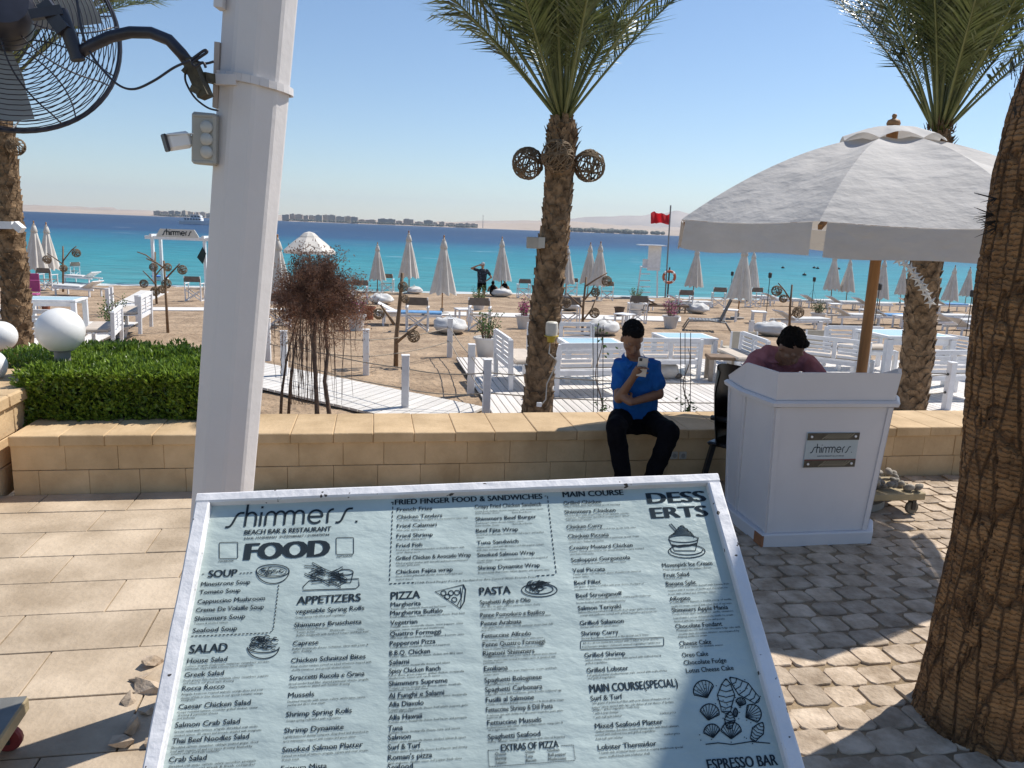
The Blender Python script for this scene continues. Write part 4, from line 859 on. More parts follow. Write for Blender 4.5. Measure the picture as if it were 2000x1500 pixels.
mb=MB(); mb.box((0,0,.185),(.59,.41,.004)); mb.build('top_sheet',M('grey_top',(.16,.16,.15),.6,.2),d1)
d2=dolly('stone_dolly','wooden dolly loaded with pebbles behind the host stand',(2.78,5.62,0),R(10),True,.62,.4)
random.seed(6)
for k in range(46):
    mb=MB(); s=random.uniform(.022,.036); mb.ball((0,0,0),(s*1.25,s,s*.7),nu=8,nv=5)
    for q in mb.v: q*=1+.25*noise.noise(q*30+Vector((k,0,0)))
    o=mb.build('pebble',M('pebble_grey',(.27,.24,.20),.8,.2,rv=.3),None,True)
    lp=Vector((random.uniform(-.28,.28),random.uniform(-.17,.17),.20+random.uniform(0,.045)))
    o.location=Matrix.Translation((2.78,5.62,0))@Matrix.Rotation(R(10),4,'Z')@lp; o.rotation_euler=(random.random(),random.random(),random.random()*6)
    tag(o,'rounded grey pebble heaped on the dolly behind the host stand','pebble','pebbles on the dolly')
# ---- wall sockets
for k,px in enumerate((1316,1333)):
    p=atz(px,890,0); t_=((p-W0).dot(WE)); dray=ray(px,889); tt=((W0-CAM).dot(WN))/dray.dot(WN); c=CAM+dray*tt
    T=Matrix(((WE.x,-WN.x,0,c.x),(WE.y,-WN.y,0,c.y),(0,0,1,c.z),(0,0,0,1)))
    s=thing('wall_socket','white wall socket in the garden wall, '+('left one of the pair' if k==0 else 'right one of the pair'),'socket',c,0,'sockets in the wall')
    mb=MB(); mb.box((0,-.006,0),(.062,.016,.062),T,b=.004); mb.build('plate',M('dull_socket',(.45,.43,.40),.5,.035),s,world=True)
    mb=MB(); mb.lathe([(.012,0),(.019,0),(.019,.005),(.016,.006)],14,T=T@Matrix.Translation((0,-.014,0))@Matrix.Rotation(PI/2,4,'X')); mb.build('insert',M('socket_grey',(.25,.24,.22),.5,.035),s,world=True)
# ---- hedges
LEAF=M('hedge_leaf',(.075,.135,.018),.34,.5,32,transl=.32,c2=(.20,.29,.035),world=True)
def hedge(name,label,t0,t1,y0,y1,z0,z1,n,seed,lip=0):
    random.seed(seed); h=thing(name,label,'hedge',WT@Vector(((t0+t1)/2,(y0+y1)/2,z0)))
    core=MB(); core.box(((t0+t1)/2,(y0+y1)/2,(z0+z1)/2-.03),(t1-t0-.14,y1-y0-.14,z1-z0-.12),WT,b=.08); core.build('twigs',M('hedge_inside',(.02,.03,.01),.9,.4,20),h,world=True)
    mb=MB()
    for k in range(n):
        r_=random.random(); u=random.random(); w_=random.random()
        if r_<.50: p=Vector((t0+(t1-t0)*u,y0+(y1-y0)*w_,z1)); nn=Vector((0,0,1))
        elif r_<.82: p=Vector((t0+(t1-t0)*u,y0,z0+(z1-z0)*w_)); nn=Vector((0,-1,0))
        elif r_<.92: p=Vector((t1,y0+(y1-y0)*u,z0+(z1-z0)*w_)); nn=Vector((1,0,0))
        else: p=Vector((t0,y0+(y1-y0)*u,z0+(z1-z0)*w_)); nn=Vector((-1,0,0))
        # rounded shoulders and uneven surface
        bump=.07*noise.noise(p*2.6)+.035*noise.noise(p*7)-random.random()**2*.10
        q=p+nn*bump
        for ax_,lo_,hi_ in ((0,t0,t1),(1,y0,y1)):
            if nn.z>.5:
                e_=min(q[ax_]-lo_,hi_-q[ax_])
                if e_<.12: q.z-=(.12-e_)**2*4
        d=(nn*.5+Vector((random.uniform(-1,1),random.uniform(-1,1),random.uniform(.0,1.5)))).normalized()
        s_=d.cross(Vector((random.uniform(-1,1),random.uniform(-1,1),random.uniform(-1,1)))).normalized(); l=random.uniform(.045,.078); wd=l*.20; up=s_.cross(d)*l*.10
        mb.add([q,q+d*l*.45+s_*wd+up,q+d*l,q+d*l*.45-s_*wd+up],[[0,1,2],[0,2,3]],WT)
    tag(mb.build('foliage',LEAF,h,world=True),kind='stuff')
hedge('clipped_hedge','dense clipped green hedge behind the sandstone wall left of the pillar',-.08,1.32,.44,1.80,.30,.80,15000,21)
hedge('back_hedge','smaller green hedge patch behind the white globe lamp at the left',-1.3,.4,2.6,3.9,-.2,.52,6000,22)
# ---- globe lamps
GL=M('opal_globe',(.80,.79,.77),.28,.03,spec=.5)
for k,(px,py,Y,rp,lab) in enumerate(((118,645,6.15,50,'large white globe lamp standing over the clipped hedge'),(2,656,9.3,33,'white globe lamp half cut by the left edge, farther back'),(-22,714,5.9,37,'white globe lamp mostly outside the left edge, above the wall end'))):
    c=atY(px,py,Y); r_=rp/FPX*Y*.88; zb={0:.3,1:-.6,2:.68}[k]
    g=thing('globe_lamp',lab,'lamp',(c.x,c.y,zb),0,'white globe lamps')
    mb=MB(); mb.ball((0,0,c.z-zb),r_,nu=40,nv=24); mb.build('globe',GL,g,True)
    mb=MB(); mb.lathe([(r_*.6,0),(r_*.6,.03),(r_*.35,.035),(r_*.33,c.z-zb-r_*.95),(r_*.5,c.z-zb-r_*.90),(r_*.45,c.z-zb-r_*.82)],20); mb.build('base',STONE if k!=0 else M('grey_lamp_base',(.2,.19,.18),.6,.1),g,30)
# ================================================================== PEOPLE
SKIN=M('skin_brown',(.19,.098,.06),.5,.1,12); SKIN2=M('skin_tan',(.34,.19,.12),.5,.1,12)
HAIR=M('black_hair',(.006,.005,.005),.85,.3,60,.5,120,spec=.12)
def capsule(mb,a,b,ra,rb,n=12):
    a=Vector(a);b=Vector(b); mb.ball(a,ra,nu=n,nv=8); mb.ball(b,rb,nu=n,nv=8); mb.tube([a,b],[ra,rb],n)
def limb(mb,P,r_):
    for i in range(len(P)-1): capsule(mb,P[i],P[i+1],r_[i],r_[i+1])
def frame(fwd,up=(0,0,1)):
    y=Vector(fwd).normalized(); z=Vector(up); x=y.cross(z).normalized(); z=x.cross(y); return x,y,z
def mat3(x,y,z,c): return Matrix(((x.x,y.x,z.x,c.x),(x.y,y.y,z.y,c.y),(x.z,y.z,z.z,c.z),(0,0,0,1)))
def headparts(mb,T):
    """head about 0.23 tall: origin at its centre, +y is the face"""
    mb.ball((0,-.012,.025),(.074,.095,.092),T,nu=20,nv=14)          # skull
    mb.ball((0,.012,-.03),(.060,.078,.080),T,nu=18,nv=12)           # face
    mb.ball((0,.048,-.085),(.034,.034,.028),T)                       # chin
    for s in(-1,1):
        mb.ball((s*.036,.052,-.025),(.026,.026,.024),T)              # cheek
        mb.ball((s*.030,.076,.018),(.024,.012,.009),T)               # brow
        mb.ball((s*.074,-.008,-.012),(.010,.019,.030),T)             # ear
    mb.tube([T@Vector((0,.084,.012)),T@Vector((0,.105,-.028))],[.009,.015],8); mb.ball((0,.098,-.034),(.017,.014,.010),T)
    mb.ball((0,.086,-.062),(.024,.010,.006),T); mb.ball((0,.083,-.072),(.021,.010,.006),T)
def hairparts(mb,T,vol=1.0):
    mb.ball((0,-.032,.050),(.079*vol,.092*vol,.080*vol),T,nu=20,nv=12); mb.ball((0,.030,.098),(.058,.048,.026),T); mb.ball((0,-.07,-.01),(.062,.045,.055),T)
    for k in range(26):
        a=k*2.4; mb.ball((.055*math.cos(a)*(k/26)**.5,-.02+.075*math.sin(a)*(k/26)**.5,.122-.03*(k/26)),(.014,.014,.012),T,nu=8,nv=6)
def hand(mb,w,d,pn,curl=.6,s=1.0,flip=1):
    """palm and five curled fingers: w wrist, d finger direction, pn palm normal"""
    d=Vector(d).normalized(); pn=Vector(pn); pn=(pn-d*pn.dot(d)).normalized(); sd=d.cross(pn)*flip; w=Vector(w)
    mb.tube([w-d*.01,w+d*.03*s,w+d*.085*s],[.027*s,.034*s,.036*s],10)
    for k in range(4):
        b=w+d*.082*s+sd*(-.030+.020*k)*s; L=(.066,.076,.072,.058)[k]*s; p=b; dd=d.copy(); pts=[p]
        for q in range(3):
            dd=(dd*math.cos(curl)+pn*math.sin(curl)).normalized(); p=p+dd*L*(.45,.32,.26)[q]; pts.append(p)
        limb(mb,pts,[.0095*s,.009*s,.0085*s,.0075*s])
    b=w+d*.03*s-sd*.032*s; p1=b+(d*.5-sd*.7+pn*.3).normalized()*.038*s; p2=p1+(d*.8+pn*.55-sd*.1).normalized()*.032*s; limb(mb,[b,p1,p2],[.012*s,.0105*s,.009*s])
def torso(mb,rings,n=20):
    v=[];f=[]
    for c,wd,dp,x,y in rings:
        for k in range(n):
            a=2*PI*k/n; ca,sa=math.cos(a),math.sin(a); e_=(abs(ca)**2.6+abs(sa)**2.6)**(-1/2.6); v.append(Vector(c)+x*wd*ca*e_+y*dp*sa*e_)
    m=len(rings)
    for i in range(m-1):
        for k in range(n): f.append([i*n+k,i*n+(k+1)%n,(i+1)*n+(k+1)%n,(i+1)*n+k])
    f.append(list(range(n))[::-1]); f.append([(m-1)*n+k for k in range(n)]); mb.add(v,f)
def bodyobj(name,mb,m,parent,vox=.007,sm=4,fold=0,fq=16):
    me=blob(mb,vox,sm)
    if fold:
        NV=[v.normal.copy() for v in me.vertices]
        for v,nv in zip(me.vertices,NV):
            p=v.co.copy(); q=noise.noise((p.x*fq,p.y*fq*.6,p.z*fq*.8+p.x*6)); r_=noise.noise((p.x*fq*2.2,p.y*fq*2,p.z*fq*1.3)); v.co=p+nv*fold*(1-2.2*abs(q)+.5*r_)
    me.materials.clear(); me.materials.append(m); me.transform(WM[parent.name].inverted()); return put(name,me,parent)
# ---- man in blue polo sitting on the wall, reading a phone
def wy(n): return None
sitter=thing('person','man in blue polo and dark trousers sitting on the wall with a phone','person',(1.0,5.72,0))
hipc=atY(1240,800,5.93); hipc.z=.56
J=dict(hL=hipc+Vector((-.10,-.01,-.0)),hR=hipc+Vector((.10,.01,0)),kL=atY(1203,836,5.50),kR=atY(1309,845,5.55),aL=atY(1221,945,5.48),aR=atY(1262,948,5.50))
J['aL'].z=.10;J['aR'].z=.10
chest=atY(1243,722,5.88); neck=atY(1240,689,5.82); headc=atY(1235,662,5.76)
sL=atY(1210,718,5.86); sR=atY(1275,717,5.86)
eL=atY(1209,778,5.72); wL=atY(1238,735,5.60)
eR=atY(1287,770,5.80); wR=atY(1232,786,5.64)
X=Vector((1,.08,0)).normalized(); Yb=Vector((.08,-1,0)).normalized()   # body faces the viewer
hx,hy,hz=frame((.10,-1,-.80)); HT=mat3(hx,hy,hz,headc)@Matrix.Diagonal((1.04,1.04,1.04,1))
mb=MB(); headparts(mb,HT); limb(mb,[neck+Vector((0,.03,-.05)),headc+Vector((0,.03,-.03))],[.056,.052])
spine=[(hipc+Vector((0,0,-.06)),.165,.115),(hipc+Vector((0,0,.08)),.155,.105),(hipc.lerp(chest,.6),.160,.105),(chest+Vector((0,0,-.02)),.178,.108),(chest+Vector((0,-.01,.07)),.165,.085),(neck+Vector((0,.03,-.055)),.075,.06)]
torso(mb,[(c,a,b,X,Yb) for c,a,b in spine])
limb(mb,[sL,eL,wL],[.050,.040,.027]); limb(mb,[sR,eR,wR],[.050,.040,.027])
ph=atY(1254,720,5.55)
hand(mb,wL,(ph-wL).normalized()+Vector((0,0,.3)),(.35,-.6,.1),.55,1.0,-1); hand(mb,wR,(eL+Vector((.03,-.04,.02)))-wR,(0,.6,-.3),.35,1.0,1)
for s in 'LR': limb(mb,[J['h'+s],J['k'+s],J['a'+s]],[.080,.058,.042]); limb(mb,[J['a'+s]+Vector((0,.03,-.05)),J['a'+s]+Vector((.0,-.15,-.065))],[.040,.032])
bodyobj('body',mb,SKIN,sitter,.006)
POLO=M('blue_polo',(.012,.095,.33),.9,.18,7,.9,11,spec=.15)
mb=MB(); torso(mb,[(c+Vector((0,0,(.0 if i else .085))),a+.012,b+.012,X,Yb) for i,(c,a,b) in enumerate(spine[:-1])]+[(neck+Vector((0,.03,-.062)),.098,.078,X,Yb)])
limb(mb,[sL+Vector((.015,0,.01)),sL.lerp(eL,.55)],[.056,.062]); limb(mb,[sR+Vector((-.015,0,.01)),sR.lerp(eR,.62)],[.056,.064])
limb(mb,[sL+Vector((.02,0,.0)),neck+Vector((0,.05,-.075)),sR+Vector((-.02,0,0))],[.055,.062,.055])
bodyobj('polo_shirt',mb,POLO,sitter,.007,3,.009,11)
mb=MB(); c=neck+Vector((0,.02,-.045))
for sgn in(-1,1):
    v=[c+Vector((sgn*.02,-.075,-.035)),c+Vector((sgn*.075,-.02,.012)),c+Vector((sgn*.07,.05,.03)),c+Vector((sgn*.092,.05,-.0)),c+Vector((sgn*.098,-.03,-.025)),c+Vector((sgn*.055,-.105,-.075))]
    mb.add(v+[q+Vector((0,0,.006)) for q in v],[[0,1,4,5],[1,2,3,4],[6,7,10,11],[7,8,9,10],[0,1,7,6],[5,4,10,11],[0,5,11,6],[1,2,8,7],[4,3,9,10]])
mb.build('collar',POLO,sitter,world=True)
TRO=M('black_trousers',(.005,.005,.007),.95,.3,9,.4,14,spec=.1)
mb=MB(); torso(mb,[(hipc+Vector((0,0,-.095)),.175,.13,X,Yb),(hipc+Vector((0,0,.02)),.18,.125,X,Yb),(hipc+Vector((0,0,.05)),.172,.12,X,Yb)])
for s in 'LR': limb(mb,[J['h'+s],J['h'+s].lerp(J['k'+s],.5),J['k'+s],J['k'+s].lerp(J['a'+s],.5),J['a'+s]],[.096,.088,.072,.064,.056])
bodyobj('trousers',mb,TRO,sitter,.008,3,.008,11)
for s in 'LR':
    mb=MB(); a=J['a'+s]; limb(mb,[a+Vector((0,.04,-.055)),a+Vector((0,-.05,-.06)),a+Vector((.0,-.15,-.068))],[.045,.045,.036]); bodyobj('shoe',mb,M('black_shoe',(.012,.012,.012),.4,.2),sitter,.008,2)
mb=MB(); hairparts(mb,HT); bodyobj('hair',mb,HAIR,sitter,.005,1,.005,40)
pf=thing('mobile_phone','white mobile phone held up by the man in blue','phone',ph)
px_,py_,pz_=frame((-.15,-1,.0),(.12,.35,1)); PT=mat3(px_,py_,pz_,ph)
mb=MB(); mb.box((0,0,.012),(.072,.009,.142),PT,b=.003); mb.build('case',M('phone_pale',(.55,.50,.44),.3,.04),pf,world=True)
mb=MB(); mb.box((.018,.0055,.066),(.022,.003,.022),PT,b=.001); mb.build('camera_bump',BLACKM,pf,world=True)
# ---- man in pink leaning over the host stand
clerk=thing('person','dark haired man in a pink shirt bent over the host stand','person',(2.05,5.75,0))
headc=atY(1545,679,5.40); chest=atY(1510,706,5.66); hipc=Vector((chest.x-.05,5.98,.60)); neck=atY(1527,700,5.54)
sL=atY(1477,703,5.66); sR=atY(1576,708,5.58); eL=atY(1470,755,5.45); eR=atY(1604,742,5.40); wL=atY(1530,745,5.28); wR=atY(1560,748,5.22)
for q in (eL,eR): q.z=max(q.z,.99)
wL.z=wR.z=1.0
hx,hy,hz=frame((.42,-1,-1.0)); HT=mat3(hx,hy,hz,headc)@Matrix.Diagonal((1.05,1.05,1.05,1))
X=(sR-sL).normalized(); Yb=Vector((X.y,-X.x,0)).normalized()
mb=MB(); headparts(mb,HT); limb(mb,[neck,headc+Vector((0,.02,-.0))],[.056,.054])
sp2=[(hipc,.165,.12),(hipc.lerp(chest,.5),.168,.12),(chest.lerp(hipc,.12),.185,.115),(chest+Vector((.01,-.02,.06)),.165,.09),(neck+Vector((0,.03,-.02)),.08,.065)]
torso(mb,[(c,a,b,X,Yb) for c,a,b in sp2]); limb(mb,[sL,eL,wL],[.05,.042,.028]); limb(mb,[sR,eR,wR],[.05,.042,.028])
hand(mb,wL,(1,-.1,0),(0,0,-1),.3,1,1); hand(mb,wR,(-.8,-.5,0),(0,0,-1),.35,1,-1)
for s_ in(-1,1): limb(mb,[hipc+Vector((s_*.1,0,-.02)),hipc+Vector((s_*.12,-.38,-.06)),hipc+Vector((s_*.12,-.34,-.56))],[.09,.062,.045]); limb(mb,[hipc+Vector((s_*.12,-.31,-.61)),hipc+Vector((s_*.12,-.47,-.625))],[.038,.03])
bodyobj('body',mb,SKIN,clerk,.007)
PNK=M('pink_shirt',(.30,.13,.155),.9,.14,7,.9,11,spec=.15)
mb=MB(); torso(mb,[(c,a+.014,b+.014,X,Yb) for c,a,b in sp2[:-1]]+[(neck+Vector((0,.03,-.03)),.10,.08,X,Yb)]); limb(mb,[sL,sL.lerp(eL,.75)],[.07,.068]); limb(mb,[sR,sR.lerp(eR,.75)],[.068,.064]); limb(mb,[sL,sL.lerp(neck,.5)+Vector((0,.02,.01)),neck+Vector((0,.07,-.015)),sR.lerp(neck,.5)+Vector((0,.02,.005)),sR],[.068,.085,.085,.085,.066]); bodyobj('shirt',mb,PNK,clerk,.007,3,.010,11)
mb=MB(); torso(mb,[(hipc+Vector((0,0,-.10)),.178,.14,X,Yb),(hipc+Vector((0,0,.04)),.178,.135,X,Yb)])
for s_ in(-1,1): limb(mb,[hipc+Vector((s_*.1,0,-.02)),hipc+Vector((s_*.12,-.38,-.06)),hipc+Vector((s_*.12,-.34,-.56))],[.1,.074,.06])
bodyobj('trousers',mb,TRO,clerk,.009)
mb=MB(); hairparts(mb,HT,1.04); bodyobj('hair',mb,HAIR,clerk,.005,1,.006,40)
# ---- man on the beach, hand to his head
g=gnd(940,592); bm_=thing('person','man in dark printed T-shirt and cap on the sand, hand raised to his head','person',g)
mb=MB(); H_=1.76
def q_(x,y,z): return g+Vector((x,y,z))
hx,hy,hz=frame((-.5,-1,.0)); HT=mat3(hx,hy,hz,q_(.02,0,1.62)); headparts(mb,HT)
X=Vector((1,0,0));Yb=Vector((0,-1,0))
tr=[(q_(0,0,.86),.165,.12),(q_(0,0,1.02),.17,.135),(q_(0,0,1.22),.19,.125),(q_(0,0,1.38),.19,.11),(q_(.01,0,1.46),.09,.07)]
torso(mb,[(c,a,b,X,Yb) for c,a,b in tr]); limb(mb,[q_(.01,0,1.44),q_(.02,0,1.56)],[.058,.055])
limb(mb,[q_(-.19,0,1.40),q_(-.46,-.06,1.47),q_(-.14,-.10,1.62)],[.052,.042,.028]); hand(mb,q_(-.14,-.10,1.62),(1,.1,.25),(.2,1,0),.3)
limb(mb,[q_(.20,0,1.40),q_(.40,.05,1.12),q_(.20,-.05,.97)],[.052,.042,.028]); hand(mb,q_(.20,-.05,.97),(-.9,-.1,-.4),(-.3,1,0),.3)
for s_ in(-1,1): limb(mb,[q_(s_*.09,0,.86),q_(s_*.11,-.02,.46),q_(s_*.12,.02,.07)],[.088,.058,.04]); limb(mb,[q_(s_*.12,.03,.04),q_(s_*.13,-.15,.03)],[.036,.03])
bodyobj('body',mb,SKIN2,bm_,.011,3)
mb=MB(); torso(mb,[(c,a+.02,b+.02,X,Yb) for c,a,b in tr[:-1]]+[(q_(.01,0,1.465),.10,.08,X,Yb)]); limb(mb,[q_(-.19,0,1.40),q_(-.33,-.03,1.44)],[.068,.066]); limb(mb,[q_(.2,0,1.40),q_(.32,.03,1.24)],[.068,.066])
bodyobj('t_shirt',mb,M('navy_print',(.02,.03,.05),.85,.6,16,c2=(.06,.08,.12),lo=.5,hi=.7),bm_,.012,2)
mb=MB(); torso(mb,[(q_(0,0,.80),.18,.14,X,Yb),(q_(0,0,.98),.18,.14,X,Yb)]); 
for s_ in(-1,1): limb(mb,[q_(s_*.095,0,.84),q_(s_*.11,-.01,.60)],[.105,.092])
bodyobj('shorts',mb,TRO,bm_,.012,2)
mb=MB(); mb.ball((0,-.01,.055),(.084,.10,.075),HT); mb.ball((0,.11,.045),(.06,.06,.012),HT); bodyobj('cap',mb,M('grey_cap',(.30,.30,.31),.8,.1),bm_,.01,1)
# ================================================================== PALMS
FROND=M('palm_leaf',(.060,.085,.022),.36,.4,4,transl=.22,c2=(.13,.155,.05),rv=.25)
STEM=M('frond_stem',(.16,.17,.055),.5,.2,5)
BARK=M('palm_bark',(.15,.088,.042),.92,.4,9,.9,30,c2=(.24,.155,.085),rv=.1)
FIBRE=M('palm_fibre',(.09,.05,.025),.95,.4,30,.8,60)
def frond_mesh(seed,L,droop,nl=70):
    random.seed(seed); P=[];p=Vector((0,0,0)); n=24; a0=PI/2*0
    ang=0
    for i in range(n+1):
        P.append(p.copy()); t=i/n; an=-droop*t**1.7; p=p+Vector((math.cos(an),0.04*math.sin(t*3+seed),math.sin(an)))*L/n
    rb=MB(); rb.tube(P,[.020*(1-.9*i/n)+.002 for i in range(n+1)],5)
    lb=MB()
    for k in range(nl):
        t=.20+.79*k/nl; i=int(t*n); q=P[i].lerp(P[i+1],t*n-i); tg=(P[min(i+1,n)]-P[i]).normalized()
        ln=L*.19*(math.sin(PI*min(1,(t-.10)*.98))**.6)*random.uniform(.85,1.1)+.05
        if t<.28: ln*=.55
        for s in(-1,1):
            side=Vector((0,s,0)); up=tg.cross(Vector((0,1,0)))*-1
            fa=1.0-.42*t+random.uniform(-.16,.16)
            d=(tg*math.cos(fa*1.0)*.95+side*math.sin(fa)*.95+Vector((0,0,random.uniform(.05,.42)))).normalized()
            wv=d.cross(Vector((0,0,1))); wv=(wv if wv.length>.1 else side).normalized()*ln*.028+tg*.003
            if s<0: wv=-wv
            mid=q+d*ln*.5; tip=q+d*ln+Vector((0,0,-.14*ln-random.random()*.22*ln))
            lb.add([q-wv*.4,q+wv*.4,mid+wv*.8,tip,mid-wv*.8],[[0,1,2,4],[4,2,3]])
    return rb.mesh('frond_stem',STEM,True),lb.mesh('frond_leaflets',FROND)
FR=[frond_mesh(s,L,d) for s,L,d in ((1,3.3,.40),(2,3.0,.55),(3,3.4,.25),(4,2.8,.75))]
def crown(parent,top,n,seed,amin=38,amax=86,sc_=1.0,tilt=0):
    random.seed(seed)
    for k in range(n):
        az=k*2.39996+random.uniform(-.2,.2); t=(k+.5)/n; el=R(amin+(amax-amin)*t**.8+random.uniform(-4,4))
        st,lf=FR[k%4]; T=Matrix.Translation(top+Vector((.05*math.cos(az),.05*math.sin(az),.10*t)))@Matrix.Rotation(R(tilt),4,'Y')@Matrix.Rotation(az,4,'Z')@Matrix.Rotation(-el,4,'Y')@Matrix.Rotation(random.uniform(-.5,.5),4,'X')@Matrix.Diagonal((sc_,sc_,sc_,1))
        f=put('frond',st,parent,T); put('leaflets',lf,f)
def trunk(parent,path,rad,seed,scales=True,world=True):
    random.seed(seed); mb=MB(); n=60; P=[];Rr=[]
    def ev(t):
        x=t*(len(path)-1); i=min(int(x),len(path)-2); u=x-i; u=u
        p0=path[max(i-1,0)];p1=path[i];p2=path[i+1];p3=path[min(i+2,len(path)-1)]
        q=.5*((2*p1)+(p2-p0)*u+(2*p0-5*p1+4*p2-p3)*u*u+(3*p1-p0-3*p2+p3)*u**3); return q,rad[i]*(1-u)+rad[i+1]*u
    for i in range(n+1):
        q,r_=ev(i/n); P.append(q);Rr.append(r_*.90*(1+.05*math.sin(i*2.1)))
    mb.tube(P,Rr,20); mb.build('trunk',BARK,parent,True,world=world)
    if scales:   # old leaf bases wrapped in a spiral
        mb=MB(); L=sum((P[i+1]-P[i]).length for i in range(n)); rows=int(L/.085)
        for j in range(rows):
            t=(j+.5)/rows; q,r_=ev(t); q2,_=ev(min(1,t+.02)); ax_=(q2-q).normalized() if t<.97 else Vector((0,0,1))
            for k in range(8):
                a=2*PI*(k+.5*(j%2))/8+j*.07+random.uniform(-.12,.12); o=Vector((math.cos(a),math.sin(a),0)); o=(o-ax_*o.dot(ax_)).normalized(); s_=ax_.cross(o)
                wd=r_*random.uniform(.22,.46); h=random.uniform(.07,.16); out=random.uniform(.002,.03)*(1.5 if t>.8 else 1)
                c=q+o*r_*.88-ax_*.05; tip=c+ax_*h+o*(out+.012)
                v=[c-s_*wd,c+s_*wd,c+s_*wd*.6+ax_*h*.75+o*out,c-s_*wd*.6+ax_*h*.75+o*out,tip+s_*wd*.3,tip-s_*wd*.3,c+ax_*h*.95-o*.01+s_*wd*.5,c+ax_*h*.95-o*.01-s_*wd*.5]
                mb.add(v,[[0,1,2,3],[3,2,4,5],[5,4,6,7],[0,3,5,7],[1,6,4,2]])
        tag(mb.build('leaf_bases',BARK,parent,world=world),kind='stuff')
    return P
def wickerball(name,label,c,r_,parent_loc=None,seed=0,n=16):
    random.seed(seed); mb=MB()
    for k in range(n):
        ax_=Vector((random.gauss(0,1),random.gauss(0,1),random.gauss(0,1))).normalized(); u=ax_.orthogonal().normalized(); v=ax_.cross(u); off=random.uniform(-.45,.45)
        rr=math.sqrt(1-off*off); pts=[c+(ax_*off+(u*math.cos(t)+v*math.sin(t))*rr)*r_*random.uniform(.97,1.02) for t in [2*PI*i/20 for i in range(21)]]
        mb.tube(pts,r_*.042,4,cap=False)
    o=mb.build(name,WICK,None,True); return tag(o,label,'wicker ball','wicker ball lamps')
def skirt(parent,top,r_,seed,h=.35):
    random.seed(seed); mb=MB()
    for k in range(150):
        a=random.random()*2*PI; z=random.uniform(-h,.12); o=Vector((math.cos(a),math.sin(a),0)); b=top+o*r_*random.uniform(.75,1)+Vector((0,0,z)); e=b+o*random.uniform(.01,.07)+Vector((random.uniform(-.03,.03),random.uniform(-.03,.03),random.uniform(.04,.14)))
        mb.tube([b,e],[.012,.002],4)
    tag(mb.build('fibre_skirt',FIBRE,parent,world=True),kind='stuff')
# centre palm
YC=10.5
pp=[(1046,850),(1049,805),(1057,700),(1066,600),(1078,500),(1087,420),(1092,340),(1097,270),(1098,236)]
path=[atY(x,y,YC) for x,y in pp]; path[0].z=-.62; rad=[.24,.225,.215,.225,.215,.195,.205,.20,.13]
cp=thing('palm_tree','date palm with rough trunk in the middle of the picture, carrying wicker balls','palm tree',(path[0].x,YC,-.6))
trunk(cp,path,rad,31); skirt(cp,path[-2],.20,32); crown(cp,Vector(path[-1])-Vector((path[0].x,YC,-.6)),42,33,44,88,1.0,-6)
for k,(x,y,l) in enumerate(((1031,319,'wicker ball on the left of the centre palm trunk'),(1089,305,'wicker ball on the near side of the centre palm trunk'),(1151,324,'wicker ball on the right of the centre palm trunk'))):
    wickerball('wicker_ball',l,atY(x,y,YC-(.32 if k==1 else 0)),.205,None,40+k,24)
# lamps and box fixed to it
bl=thing('box_lamp','beige box lamp on the left side of the centre palm trunk','lamp',atY(1042,486,YC-.1)); mb=MB(); mb.box(atY(1043,474,YC-.12),(.20,.16,.15),b=.008); mb.build('case',M('beige_box',(.44,.40,.33),.6,.08),bl,world=True)
mb=MB(); mb.box(atY(1058,474,YC-.205),(.085,.012,.14)); mb.build('front_plate',M('pale_box_face',(.52,.49,.42),.5,.05),bl,world=True)
ll=thing('lantern','small white and yellow lantern cup on the centre palm trunk','lantern',atY(1077,662,YC-.28)); c=atY(1077,655,YC-.28)
mb=MB(); mb.lathe([(.078,0),(.085,.10),(.080,.17),(.06,.185),(0,.188)],20,c); mb.build('shade',M('cream_shade',(.62,.58,.50),.5,.05),ll,30,world=True)
mb=MB(); mb.lathe([(.05,-.09),(.062,-.02),(.098,-.012),(.098,0),(.0,0)],20,c); mb.build('cup',M('yellow_cup',(.46,.33,.03),.5,.1),ll,30,world=True)
jb=thing('junction_box','small white socket box near the foot of the centre palm','socket',atY(1053,797,YC-.25)); mb=MB(); mb.box(atY(1053,790,YC-.27),(.07,.04,.06),b=.006); mb.build('box',WHITE,jb,world=True)
mb=MB(); mb.tube([atY(x,y,YC-.27) for x,y in ((1075,666),(1072,690),(1088,705),(1080,725),(1068,750),(1066,780),(1058,790))],.009,6); mb.build('cable',M('white_cable',(.5,.47,.42),.6,.05),jb,True,world=True)
# right palm behind the umbrella
YR=11.6
pp=[(1771,860),(1776,805),(1788,720),(1795,650),(1803,560),(1812,480),(1822,400),(1830,320),(1834,262)]
path=[atY(x,y,YR) for x,y in pp]; path[0].z=-.62
rp_=thing('palm_tree','date palm behind the open umbrella on the right','palm tree',(path[0].x,YR,-.6))
trunk(rp_,path,[.26,.25,.245,.245,.24,.23,.22,.20,.15],51); skirt(rp_,path[-1],.18,52); crown(rp_,path[-1]-Vector((path[0].x,YR,-.6)),40,54,50,88,1.05,3)
